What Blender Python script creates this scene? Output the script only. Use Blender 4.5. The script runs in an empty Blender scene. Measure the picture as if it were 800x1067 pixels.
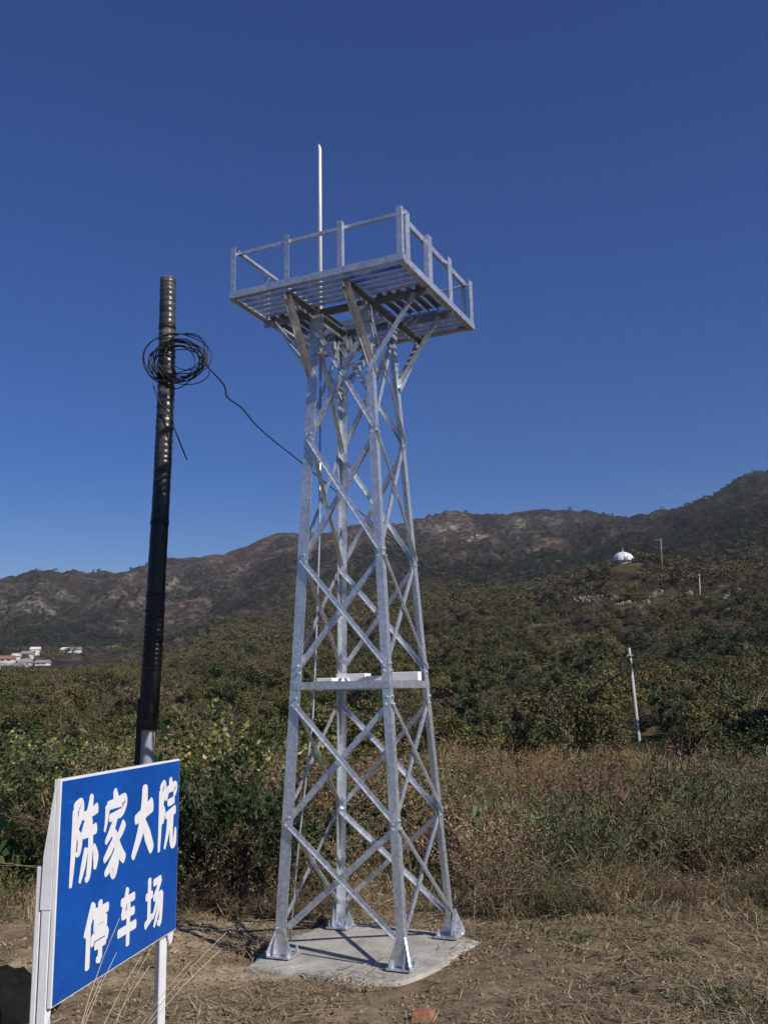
import bpy, math, random
import numpy as np
from mathutils import Vector, Matrix

random.seed(7)
RNG = np.random.default_rng(11)
scene = bpy.context.scene
COL = scene.collection
R = math.radians

# ------------------------------------------------------------------ camera
FPX, PITCH, ROLL, HC = 988.34, 0.19438, 0.01786, 2.0      # focal length in px of the 800 px wide photo
cam = bpy.data.cameras.new('camera')
cam.sensor_fit = 'VERTICAL'
cam.sensor_height = 36.0
cam.lens = 36.0 * FPX / 1067.0
cam.clip_start = 0.05
cam.clip_end = 20000
camo = bpy.data.objects.new('camera', cam)
COL.objects.link(camo)
_f = Vector((0, math.cos(PITCH), math.sin(PITCH)))
_u0 = Vector((0, -math.sin(PITCH), math.cos(PITCH)))
_x0 = Vector((1, 0, 0))
# roll: image right/up axes
_right = _x0 * math.cos(ROLL) - _u0 * math.sin(ROLL)
_up = _x0 * math.sin(ROLL) + _u0 * math.cos(ROLL)
camo.matrix_world = Matrix(((_right.x, _up.x, -_f.x, 0), (_right.y, _up.y, -_f.y, 0),
                            (_right.z, _up.z, -_f.z, HC), (0, 0, 0, 1)))
scene.camera = camo


def sight(px, py):
    """direction of a photo pixel, used to read off where a thing stands"""
    x, u = (px - 400) / FPX, -(py - 533.5) / FPX
    d = _f + _right * x + _up * u
    return d


def spot(px, py, depth):
    d = sight(px, py)
    return Vector((0, 0, HC)) + d * (depth / d.y)


# ------------------------------------------------------------------ noise
def _hash(ix, iy, s):
    n = (ix.astype(np.int64) * 374761393 + iy.astype(np.int64) * 668265263 + s * 974634533) & 0xffffffff
    n = ((n ^ (n >> 13)) * 1274126177) & 0xffffffff
    n = (n ^ (n >> 16)) & 0xffff
    return n / 65535.0


def vnoise(x, y, s=0):
    x = np.asarray(x, float); y = np.asarray(y, float)
    ix = np.floor(x); iy = np.floor(y)
    fx = x - ix; fy = y - iy
    fx = fx * fx * fx * (fx * (fx * 6 - 15) + 10); fy = fy * fy * fy * (fy * (fy * 6 - 15) + 10)
    a = _hash(ix, iy, s); b = _hash(ix + 1, iy, s); c = _hash(ix, iy + 1, s); d = _hash(ix + 1, iy + 1, s)
    return (a * (1 - fx) + b * fx) * (1 - fy) + (c * (1 - fx) + d * fx) * fy


def fbm(x, y, s=0, o=4):
    t = 0; a = .5; n = 0
    x = np.asarray(x, float); y = np.asarray(y, float)
    for k in range(o):
        t = t + a * vnoise(x, y, s + k * 17); n += a
        x = x * 2.03 + 5.1; y = y * 2.03 + 1.7; a *= .5
    return t / n


def sstep(a, b, x):
    t = np.clip((x - a) / (b - a), 0, 1)
    return t * t * (3 - 2 * t)


# ------------------------------------------------------------------ terrain height
TC = [-300, 0, 60, 130, 200, 250, 300, 340, 400, 480, 520, 570, 615, 660, 700, 740, 800, 880, 1100]
TR = [60, 120, 180, 230, 380, 600, 1000]
TP = {
    -300: [768, 733, 729, 724, 712, 675, 612], 0: [768, 731, 726, 720, 708, 668, 609], 60: [768, 731, 725, 718, 706, 668, 602],
    130: [768, 729, 722, 714, 700, 660, 589], 200: [768, 725, 712, 700, 680, 645, 578], 250: [768, 721, 703, 688, 664, 635, 573],
    300: [768, 718, 696, 678, 652, 622, 557], 340: [768, 716, 690, 670, 644, 615, 556], 400: [768, 713, 682, 658, 632, 605, 549],
    480: [768, 709, 672, 646, 622, 598, 539], 520: [769, 706, 668, 640, 616, 592, 542], 570: [770, 704, 662, 631, 609, 587, 537],
    615: [771, 702, 658, 624, 602, 581, 540], 660: [771, 700, 654, 618, 596, 577, 546], 700: [771, 699, 651, 616, 592, 570, 541],
    740: [771, 698, 650, 616, 588, 560, 524], 800: [771, 698, 648, 612, 578, 540, 499], 880: [771, 698, 645, 606, 565, 522, 484],
    1100: [771, 698, 640, 600, 550, 505, 462],
}
for _c, _ry in ((35, 598.5), (95, 592), (163, 577), (225, 578.5), (275, 561)):
    _i = max(i for i, q in enumerate(TC) if q < _c); _a, _b = TC[_i], TC[_i + 1]; _t = (_c - _a) / (_b - _a)
    TP[_c] = [u_ * (1 - _t) + v_ * _t for u_, v_ in zip(TP[_a], TP[_b])]; TP[_c][-1] = _ry
    TC.insert(_i + 1, _c)
_ZT = np.zeros((len(TC), len(TR) + 6))
TRR = [1.0, 14.0, 20.0, 36.0] + TR + [1500.0, 3000.0]
for i, c in enumerate(TC):
    row = [0.0, 0.0, -0.25, -0.9]
    for r, y in zip(TR, TP[c]):
        d = sight(c, y)
        row.append(HC + r * d.z / math.hypot(d.x, d.y))
    row += [row[-1] * .62, 0.0]
    _ZT[i] = row[:_ZT.shape[1]]
_LR = np.log(np.array(TRR))


def base_z(x, y):
    x = np.asarray(x, float); y = np.asarray(y, float)
    r = np.maximum(np.hypot(x, y), 1.01)
    th = np.arctan2(x, np.maximum(y, 1e-3) * (y > 0) + (y <= 0) * 1e-3)
    px = np.clip(400 + FPX * np.tan(np.clip(th, -.62, .62)), -299.9, 1099.9)
    i = np.clip(np.searchsorted(TC, px) - 1, 0, len(TC) - 2)
    tc = np.array(TC, float)
    u = (px - tc[i]) / (tc[i + 1] - tc[i]); u = u * u * (3 - 2 * u) * .6 + u * .4
    lr = np.log(np.minimum(r, 5999))
    j = np.clip(np.searchsorted(_LR, lr) - 1, 0, len(TRR) - 2)
    v = (lr - _LR[j]) / (_LR[j + 1] - _LR[j])
    rr = (r - np.array(TRR)[j]) / (np.array(TRR)[j + 1] - np.array(TRR)[j])
    v = np.clip(rr, 0, 1)
    z = (_ZT[i, j] * (1 - u) + _ZT[i + 1, j] * u) * (1 - v) + (_ZT[i, j + 1] * (1 - u) + _ZT[i + 1, j + 1] * u) * v
    back = np.where(y < 0, np.clip(-y / 20, 0, 1), 0)
    return z * (1 - back)


def ground_z(x, y):
    x = np.asarray(x, float); y = np.asarray(y, float)
    r = np.hypot(x, y)
    z = base_z(x, y)
    far = sstep(25, 120, r)
    z = z + far * (fbm(x / 26, y / 26, 3, 3) - .5) * np.clip(r * .012, 0, 3.2)
    big = sstep(300, 700, r) * (1 - sstep(940, 1010, r) * .55)
    ridge = 1 - np.abs(2 * fbm(x / 105 + .3 * fbm(x / 60, y / 60, 9, 2), y / 210, 21, 5) - 1)
    z = z + big * (ridge - .72) * 42
    z = z + sstep(300, 700, r) * (fbm(x / 22, y / 22, 33, 3) - .5) * 7
    ter = sstep(75, 110, r) * (1 - sstep(230, 260, r)); q_ = z / 2.4 + .5 * fbm(x / 40, y / 40, 57, 2)
    z = z + ter * (sstep(.0, .22, q_ - np.floor(q_)) - (q_ - np.floor(q_)) ) * 1.5
    near = 1 - sstep(16, 30, r)
    pad = np.clip(np.hypot(x + .17, y - 8.2) - .75, 0, 1)
    z = z + near * pad * ((fbm(x / 1.6, y / 1.6, 41, 3) - .5) * .14 + (fbm(x / .16, y / .16, 47, 3) - .5) * .05)
    z = z + (1 - pad) * -.012
    for mx_, my_, mr_, mh_ in ((1.35, 8.0, .55, .13), (.75, 7.2, .4, .06), (2.3, 8.4, .6, .10), (-1.9, 8.6, .5, .08), (1.9, 6.9, .45, .06)):
        z = z + near * mh_ * np.exp(-((x - mx_) ** 2 + (y - my_) ** 2) / mr_ ** 2)
    kn = np.exp(-(((x - KNOLL[0]) / 16) ** 2 + ((y - KNOLL[1]) / 13) ** 2))
    z = z + kn * KNOLL[2]
    return z


KNOLL = (0., 0., 0.)
_kp = spot(650, 585, 262)
KNOLL = (_kp.x, _kp.y, max(0., _kp.z - .3 - float(ground_z(np.array([_kp.x]), np.array([_kp.y]))[0])))


def gz(x, y):
    return float(ground_z(np.array([x]), np.array([y]))[0])


# ------------------------------------------------------------------ object helpers
def tag(o, label=None, cat=None, group=None, kind=None):
    for k, v in (('label', label), ('category', cat), ('group', group), ('kind', kind)):
        if v:
            o[k] = v
    return o


def empty(name, loc, label, cat, group=None, rz=0.0):
    o = bpy.data.objects.new(name, None)
    o.empty_display_size = .2
    o.location = loc
    o.rotation_euler = (0, 0, rz)
    COL.objects.link(o)
    return tag(o, label, cat, group)


class MB:
    """collects shapes for ONE mesh"""
    def __init__(self):
        self.v = []; self.f = []; self.m = []; self.mi = 0

    def add(self, vs, fs):
        n = len(self.v)
        self.v += [tuple(p) for p in vs]
        self.f += [tuple(i + n for i in f) for f in fs]
        self.m += [self.mi] * len(fs)

    def hexa(self, p):
        self.add(p, [(0, 3, 2, 1), (4, 5, 6, 7), (0, 1, 5, 4), (1, 2, 6, 5), (2, 3, 7, 6), (3, 0, 4, 7)])

    def box(self, c, e1, e2, e3):
        c, e1, e2, e3 = Vector(c), Vector(e1) / 2, Vector(e2) / 2, Vector(e3) / 2
        self.hexa([c - e1 - e2 - e3, c + e1 - e2 - e3, c + e1 + e2 - e3, c - e1 + e2 - e3,
                   c - e1 - e2 + e3, c + e1 - e2 + e3, c + e1 + e2 + e3, c - e1 + e2 + e3])

    def section(self, pts, prof, us, vs):
        """sweep a closed profile [(a,b)...] along pts with axes us[i], vs[i]"""
        n = len(prof); base = len(self.v)
        for p, u, v in zip(pts, us, vs):
            self.v += [tuple(Vector(p) + Vector(u) * a + Vector(v) * b) for a, b in prof]
        for k in range(len(pts) - 1):
            for i in range(n):
                j = (i + 1) % n
                self.f.append((base + k * n + i, base + k * n + j, base + (k + 1) * n + j, base + (k + 1) * n + i)); self.m.append(self.mi)
        self.f.append(tuple(base + i for i in reversed(range(n)))); self.m.append(self.mi)
        self.f.append(tuple(base + (len(pts) - 1) * n + i for i in range(n))); self.m.append(self.mi)

    def angle(self, p0, p1, u, v, w, t, w2=None):
        """rolled steel angle: the corner runs p0-p1, flanges along u and v"""
        w2 = w2 or w
        prof = [(0, 0), (w, 0), (w, t), (t, t), (t, w2), (0, w2)]
        u = Vector(u).normalized(); v = Vector(v).normalized()
        self.section([p0, p1], prof, [u, u], [v, v])

    def tube(self, pts, rad, n=8, cap=True):
        pts = [Vector(p) for p in pts]
        rad = rad if hasattr(rad, '__len__') else [rad] * len(pts)
        base = len(self.v)
        t = (pts[1] - pts[0]).normalized()
        a = t.orthogonal().normalized()
        for i, p in enumerate(pts):
            t2 = (pts[min(i + 1, len(pts) - 1)] - pts[max(i - 1, 0)])
            if t2.length > 1e-9:
                t = t2.normalized()
            a = (a - t * a.dot(t))
            a = a.normalized() if a.length > 1e-6 else t.orthogonal().normalized()
            b = t.cross(a)
            for k in range(n):
                w = 2 * math.pi * k / n
                self.v.append(tuple(p + (a * math.cos(w) + b * math.sin(w)) * rad[i]))
        for i in range(len(pts) - 1):
            for k in range(n):
                k2 = (k + 1) % n
                self.f.append((base + i * n + k, base + i * n + k2, base + (i + 1) * n + k2, base + (i + 1) * n + k)); self.m.append(self.mi)
        if cap:
            self.f.append(tuple(base + k for k in reversed(range(n)))); self.m.append(self.mi)
            self.f.append(tuple(base + (len(pts) - 1) * n + k for k in range(n))); self.m.append(self.mi)

    def lathe(self, c, prof, n=24):
        base = len(self.v); c = Vector(c)
        for r, z in prof:
            for k in range(n):
                w = 2 * math.pi * k / n
                self.v.append((c.x + r * math.cos(w), c.y + r * math.sin(w), c.z + z))
        for i in range(len(prof) - 1):
            for k in range(n):
                k2 = (k + 1) % n
                self.f.append((base + i * n + k, base + i * n + k2, base + (i + 1) * n + k2, base + (i + 1) * n + k)); self.m.append(self.mi)

    def mesh(self, name, mats, smooth=False):
        me = bpy.data.meshes.new(name)
        me.from_pydata(self.v, [], self.f)
        for m in (mats if isinstance(mats, (list, tuple)) else [mats]):
            me.materials.append(m)
        if any(self.m):
            me.polygons.foreach_set('material_index', self.m)
        if smooth:
            me.polygons.foreach_set('use_smooth', [True] * len(me.polygons))
        me.update()
        return me

    def build(self, name, mats, parent=None, smooth=False, bevel=0.0):
        o = bpy.data.objects.new(name, self.mesh(name, mats, smooth))
        COL.objects.link(o)
        if parent:
            o.parent = parent
        if bevel:
            b = o.modifiers.new('bevel', 'BEVEL'); b.width = bevel; b.segments = 2; b.limit_method = 'ANGLE'
        return o


# ------------------------------------------------------------------ materials
def mat(name):
    m = bpy.data.materials.new(name); m.use_nodes = True
    nt = m.node_tree
    b = nt.nodes['Principled BSDF']
    return m, nt, b


def nd(nt, typ, **kw):
    n = nt.nodes.new(typ)
    for k, v in kw.items():
        if k.startswith('in_'):
            n.inputs[k[3:].replace('_', ' ')].default_value = v
        else:
            setattr(n, k, v)
    return n


def ramp(nt, stops, interp='LINEAR'):
    r = nt.nodes.new('ShaderNodeValToRGB'); r.color_ramp.interpolation = interp
    e = r.color_ramp.elements
    while len(e) < len(stops):
        e.new(.5)
    for el, (p, c) in zip(e, stops):
        el.position = p; el.color = (*c, 1)
    return r


def noisy(name, c1, c2, scale=6, rough=.8, metal=0., bump=.3, bscale=40, spec=.3, detail=6, pos='Object', bdist=.01):
    m, nt, b = mat(name)
    tc = nd(nt, 'ShaderNodeTexCoord')
    n = nd(nt, 'ShaderNodeTexNoise', in_Scale=scale, in_Detail=detail, in_Roughness=.65)
    nt.links.new(tc.outputs[pos], n.inputs['Vector'])
    r = ramp(nt, [(.3, c1), (.7, c2)])
    nt.links.new(n.outputs['Fac'], r.inputs['Fac'])
    nt.links.new(r.outputs['Color'], b.inputs['Base Color'])
    n2 = nd(nt, 'ShaderNodeTexNoise', in_Scale=bscale, in_Detail=5)
    nt.links.new(tc.outputs[pos], n2.inputs['Vector'])
    bp = nd(nt, 'ShaderNodeBump', in_Strength=bump, in_Distance=bdist)
    nt.links.new(n2.outputs['Fac'], bp.inputs['Height'])
    nt.links.new(bp.outputs['Normal'], b.inputs['Normal'])
    b.inputs['Roughness'].default_value = rough
    b.inputs['Metallic'].default_value = metal
    b.inputs['Specular IOR Level'].default_value = spec
    return m


def galv(name, lo, hi, r0=.34, r1=.55, metal=.75):
    m, nt, b = mat(name)
    tc = nd(nt, 'ShaderNodeTexCoord')
    v = nd(nt, 'ShaderNodeTexVoronoi', in_Scale=45.0)
    n = nd(nt, 'ShaderNodeTexNoise', in_Scale=7.0, in_Detail=6.0, in_Roughness=.7)
    st = nd(nt, 'ShaderNodeMapping'); st.inputs['Scale'].default_value = (1, 1, .25)
    nt.links.new(tc.outputs['Object'], v.inputs['Vector'])
    nt.links.new(tc.outputs['Object'], st.inputs['Vector'])
    nt.links.new(st.outputs['Vector'], n.inputs['Vector'])
    mx = nd(nt, 'ShaderNodeMix', data_type='FLOAT'); mx.inputs[0].default_value = .3
    sp = nd(nt, 'ShaderNodeSeparateColor')
    nt.links.new(v.outputs['Color'], sp.inputs['Color'])
    nt.links.new(n.outputs['Fac'], mx.inputs[2]); nt.links.new(sp.outputs[0], mx.inputs[3])
    r = ramp(nt, [(.3, lo), (.72, hi)])
    nt.links.new(mx.outputs[0], r.inputs['Fac'])
    nt.links.new(r.outputs['Color'], b.inputs['Base Color'])
    mr = nd(nt, 'ShaderNodeMapRange'); mr.inputs['To Min'].default_value = r0; mr.inputs['To Max'].default_value = r1
    nt.links.new(mx.outputs[0], mr.inputs['Value']); nt.links.new(mr.outputs[0], b.inputs['Roughness'])
    bp = nd(nt, 'ShaderNodeBump', in_Strength=.12, in_Distance=.004)
    nt.links.new(n.outputs['Fac'], bp.inputs['Height']); nt.links.new(bp.outputs['Normal'], b.inputs['Normal'])
    b.inputs['Metallic'].default_value = metal
    return m


def leafmat(name, stops, rough=.65, trans=.12, spec=.25):
    """leaf colours vary from leaf to leaf"""
    m, nt, b = mat(name)
    g = nd(nt, 'ShaderNodeNewGeometry')
    oi = nd(nt, 'ShaderNodeObjectInfo')
    ad = nd(nt, 'ShaderNodeMath', operation='MULTIPLY_ADD'); ad.inputs[1].default_value = .58
    ml = nd(nt, 'ShaderNodeMath', operation='MULTIPLY'); ml.inputs[1].default_value = .42
    nt.links.new(oi.outputs['Random'], ml.inputs[0])
    nt.links.new(g.outputs['Random Per Island'], ad.inputs[0]); nt.links.new(ml.outputs[0], ad.inputs[2])
    r = ramp(nt, stops)
    nt.links.new(ad.outputs[0], r.inputs['Fac'])
    nt.links.new(r.outputs['Color'], b.inputs['Base Color'])
    b.inputs['Roughness'].default_value = rough
    b.inputs['Specular IOR Level'].default_value = spec
    if trans:
        out = nt.nodes['Material Output']
        tr = nd(nt, 'ShaderNodeBsdfTranslucent')
        nt.links.new(r.outputs['Color'], tr.inputs['Color'])
        mx = nd(nt, 'ShaderNodeMixShader'); mx.inputs[0].default_value = trans
        nt.links.new(b.outputs[0], mx.inputs[1]); nt.links.new(tr.outputs[0], mx.inputs[2])
        nt.links.new(mx.outputs[0], out.inputs['Surface'])
    return m


M = {}
M['galv'] = galv('galvanised_steel', (.48, .52, .58), (.78, .82, .87), .30, .50, metal=.76)
M['galv_shade'] = galv('galvanised_steel_shade', (.27, .28, .31), (.47, .49, .52), .28, .48, metal=.8)  # frame steel darkened, the deck's underside shade is put into the colour
M['rod'] = galv('bright_rod_metal', (.80, .77, .75), (.90, .88, .86), .3, .45, .35)
M['white_plate'] = noisy('white_zinc_plate', (.74, .75, .78), (.85, .86, .88), 8, .5, 0, .1)
M['concrete'] = noisy('pale_concrete', (.24, .225, .19), (.47, .45, .40), 3.2, .9, 0, .6, 30, .2, 8, 'Object', .015)
M['pole_concrete'] = noisy('pole_concrete', (.32, .31, .285), (.46, .45, .415), 5, .85, 0, .2)
M['pole_dark'] = noisy('weathered_pole', (.20, .19, .17), (.32, .30, .27), 5, .85, 0, .2)
M['pole_grey'] = noisy('grey_steel_pole', (.22, .24, .27), (.36, .38, .41), 9, .5, .3, .15)
M['black_cable'] = noisy('black_rubber', (.008, .008, .010), (.018, .018, .02), 20, .45, 0, .2)
M['sign_white'] = noisy('white_sign_paint', (.62, .63, .65), (.76, .77, .79), 7, .45, 0, .12)
M['letter'] = noisy('white_letter_film', (.66, .66, .68), (.74, .74, .76), 30, .5, 0, .1)
M['roof_red'] = noisy('red_roof_tile', (.22, .09, .07), (.32, .15, .11), .8, .9, 0, .2)
M['roof_grey'] = noisy('grey_roof_tile', (.17, .165, .165), (.30, .29, .285), .8, .9, 0, .2)
M['wall_white'] = noisy('whitewashed_wall', (.42, .41, .39), (.74, .73, .70), .6, .9, 0, .1)
M['dark_glass'] = noisy('dark_window', (.03, .035, .04), (.06, .065, .07), 2, .2, 0, .05)
M['dome_white'] = noisy('white_dome_paint', (.70, .71, .72), (.80, .81, .82), 1, .5, 0, .05)
M['dome_grey'] = noisy('grey_dome_rib', (.25, .26, .28), (.34, .35, .37), 1, .6, 0, .05)
M['stone'] = noisy('pale_rubble_stone', (.14, .125, .10), (.29, .265, .22), .9, .95, 0, .6, 4, .2, 6, 'Object', .1)
M['brick'] = noisy('red_brick', (.24, .09, .06), (.36, .16, .10), 18, .95, 0, .5, 60)
M['pale_straw'] = noisy('pale_straw', (.42, .35, .22), (.62, .54, .38), 20, .7, 0, .1)
M['bark'] = noisy('grey_brown_bark', (.16, .14, .12), (.30, .27, .235), 9, .95, 0, .5, 30)
M['stem'] = leafmat('dry_stem', [(0, (.10, .065, .04)), (.5, (.19, .135, .085)), (1, (.34, .27, .18))], .85, 0)
M['stem_green'] = leafmat('green_stem', [(0, (.07, .065, .03)), (.5, (.13, .11, .05)), (1, (.22, .18, .09))], .8, 0)
M['dry'] = leafmat('dried_brown_leaf', [(0, (.06, .040, .022)), (.35, (.15, .108, .062)), (.7, (.26, .192, .112)), (.92, (.43, .33, .20)), (1, (.58, .50, .36))], .8)
M['rust'] = leafmat('rusty_leaf', [(0, (.085, .047, .03)), (.5, (.19, .108, .067)), (1, (.31, .20, .13))], .8)
M['sage'] = leafmat('grey_green_leaf', [(0, (.045, .056, .027)), (.4, (.095, .112, .053)), (.8, (.17, .182, .092)), (1, (.28, .25, .14))], .75)
M['vine'] = leafmat('vine_leaf', [(0, (.025, .040, .013)), (.4, (.060, .085, .024)), (.66, (.12, .13, .038)), (.80, (.29, .24, .065)), (1, (.56, .48, .22))], .55)
M['vine_dark'] = leafmat('dark_vine_leaf', [(0, (.010, .02, .008)), (.5, (.028, .05, .016)), (.85, (.06, .08, .025)), (1, (.16, .15, .05))], .55)
M['big_leaf'] = leafmat('broad_green_leaf', [(0, (.04, .09, .03)), (.6, (.09, .16, .06)), (1, (.20, .24, .10))], .5, .2)
M['gold'] = leafmat('golden_grass', [(0, (.14, .08, .03)), (.5, (.29, .175, .065)), (1, (.44, .31, .14))], .75)
M['straw'] = leafmat('straw', [(0, (.12, .09, .055)), (.5, (.27, .21, .13)), (.9, (.44, .36, .23)), (1, (.58, .50, .35))], .8)
M['scrub'] = leafmat('scrub_leaf', [(0, (.034, .040, .014)), (.4, (.080, .083, .030)), (.75, (.145, .130, .048)), (1, (.24, .185, .075))], .7, .08)
M['scrub_brown'] = leafmat('scrub_brown_leaf', [(0, (.05, .040, .023)), (.5, (.120, .092, .052)), (1, (.23, .17, .10))], .75, .08)
M['scrub_green'] = leafmat('scrub_green_leaf', [(0, (.020, .034, .010)), (.5, (.044, .068, .023)), (1, (.10, .115, .042))], .65, .08)
M['pine'] = leafmat('pine_needle', [(0, (.014, .020, .013)), (.6, (.030, .042, .024)), (1, (.06, .066, .036))], .7, 0)
M['clod'] = leafmat('soil_clod', [(0, (.15, .11, .07)), (.6, (.25, .19, .12)), (1, (.36, .29, .20))], .95, 0)


def ground_material():
    m, nt, b = mat('ground_soil')
    at = nd(nt, 'ShaderNodeAttribute', attribute_name='Col')
    tc = nd(nt, 'ShaderNodeTexCoord')
    out = None
    # near detail and far detail, chosen by the stored wear attribute's alpha (0 near, 1 far)
    nA = nd(nt, 'ShaderNodeTexNoise', in_Scale=6.0, in_Detail=12.0, in_Roughness=.72)
    nB = nd(nt, 'ShaderNodeTexNoise', in_Scale=.22, in_Detail=10.0, in_Roughness=.75)
    for n in (nA, nB):
        nt.links.new(tc.outputs['Object'], n.inputs['Vector'])
    mx = nd(nt, 'ShaderNodeMix', data_type='FLOAT')
    nt.links.new(at.outputs['Alpha'], mx.inputs[0]); nt.links.new(nA.outputs['Fac'], mx.inputs[2]); nt.links.new(nB.outputs['Fac'], mx.inputs[3])
    r = ramp(nt, [(.30, (.45, .45, .46)), (.5, (1, 1, 1)), (.72, (1.0, 1.0, 1.0))])
    r.color_ramp.elements[2].color = (1.55, 1.5, 1.42, 1)
    nt.links.new(mx.outputs[0], r.inputs['Fac'])
    mu = nd(nt, 'ShaderNodeMix', data_type='RGBA', blend_type='MULTIPLY'); mu.inputs[0].default_value = 1
    nt.links.new(at.outputs['Color'], mu.inputs[6]); nt.links.new(r.outputs['Color'], mu.inputs[7])
    vo = nd(nt, 'ShaderNodeTexVoronoi', in_Scale=.17); vo.inputs['Randomness'].default_value = 1.0
    wp = nd(nt, 'ShaderNodeTexNoise', in_Scale=.03, in_Detail=6.0); nt.links.new(tc.outputs['Object'], wp.inputs['Vector']); nt.links.new(tc.outputs['Object'], vo.inputs['Vector'])
    sm = nd(nt, 'ShaderNodeMath', operation='MULTIPLY_ADD'); sm.inputs[1].default_value = -1.1; nt.links.new(wp.outputs['Fac'], sm.inputs[0]); nt.links.new(vo.outputs['Distance'], sm.inputs[2])
    vr = ramp(nt, [(.0, (.36, .37, .33)), (.14, (1, 1, 1))]); nt.links.new(sm.outputs[0], vr.inputs['Fac'])
    m2 = nd(nt, 'ShaderNodeMix', data_type='RGBA', blend_type='MULTIPLY'); nt.links.new(at.outputs['Alpha'], m2.inputs[0])
    nt.links.new(mu.outputs[2], m2.inputs[6]); nt.links.new(vr.outputs['Color'], m2.inputs[7])
    nt.links.new(m2.outputs[2], b.inputs['Base Color'])
    b.inputs['Roughness'].default_value = .97
    b.inputs['Specular IOR Level'].default_value = .12
    b1 = nd(nt, 'ShaderNodeBump', in_Strength=.75, in_Distance=.04)
    n3 = nd(nt, 'ShaderNodeTexNoise', in_Scale=24.0, in_Detail=8.0, in_Roughness=.7)
    nt.links.new(tc.outputs['Object'], n3.inputs['Vector']); nt.links.new(n3.outputs['Fac'], b1.inputs['Height'])
    b2 = nd(nt, 'ShaderNodeBump', in_Strength=.8, in_Distance=4.0)
    nt.links.new(nB.outputs['Fac'], b2.inputs['Height'])
    mn = nd(nt, 'ShaderNodeMix', data_type='VECTOR')
    nt.links.new(at.outputs['Alpha'], mn.inputs[0]); nt.links.new(b1.outputs['Normal'], mn.inputs[4]); nt.links.new(b2.outputs['Normal'], mn.inputs[5])
    nt.links.new(mn.outputs[1], b.inputs['Normal'])
    return m


# ------------------------------------------------------------------ ground sheet
def blob(x, y, px, py, depth, rx, ry, ang=0.):
    """a ragged patch on the land, centred where that patch lies"""
    p = spot(px, py, depth)
    dx, dy = x - p.x, y - p.y
    c, s = math.cos(ang), math.sin(ang)
    u, v = (dx * c + dy * s) / rx, (-dx * s + dy * c) / ry
    d = np.sqrt(u * u + v * v) + (fbm(x / (rx * .45), y / (ry * .45), int(px), 4) - .5) * 1.5
    return 1 - sstep(.72, 1.05, d)


def land(px, py, r0=150., r1=1050.):
    """where the line of sight through a photo pixel meets the ground"""
    ds = np.linspace(r0, r1, 700); d = sight(px, py)
    hit = np.nonzero(HC + d.z / d.y * ds - ground_z(d.x / d.y * ds, ds) <= 0)[0]
    return float(ds[hit[0]]) if len(hit) else r1


def patch(x, y, px, py, hw, hh, ang=0.):
    d0, d1 = land(px, py + hh), land(px, py - hh)
    dd = land(px, py)
    return blob(x, y, px, py, dd, max(hw * dd / FPX, 2.), min(max(abs(d1 - d0) / 2, 14.), 110.), ang)


def terrace_face(x, y):
    r = np.hypot(x, y); z = base_z(x, y)
    far = sstep(25, 120, r)
    z = z + far * (fbm(x / 26, y / 26, 3, 3) - .5) * np.clip(r * .012, 0, 3.2)
    q = z / 2.4 + .5 * fbm(x / 40, y / 40, 57, 2); q = q - np.floor(q)
    return (1 - sstep(.22, .34, q)) * sstep(75, 110, r) * (1 - sstep(230, 260, r)) * sstep(.40, .56, fbm(x / 17, y / 9, 58, 3))


def forest_mask(x, y):
    r = np.hypot(x, y)
    n = fbm(x / 95, y / 140, 61, 4)
    f = sstep(.55, .64, n) * sstep(250, 420, r) * .8
    px = 400 + FPX * x / np.maximum(y, 1)
    f = np.maximum(f, sstep(400, 600, px + (n - .5) * 380) * sstep(300, 480, r) * .9)
    f = f * (1 - .9 * patch(x, y, 570, 566, 24, 26)) * (1 - patch(x, y, 492, 559, 20, 7)) * (1 - patch(x, y, 462, 548, 18, 5))
    f = np.maximum(f, patch(x, y, 62, 658, 62, 20))
    f = np.maximum(f, patch(x, y, 262, 628, 40, 22))
    return f


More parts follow.
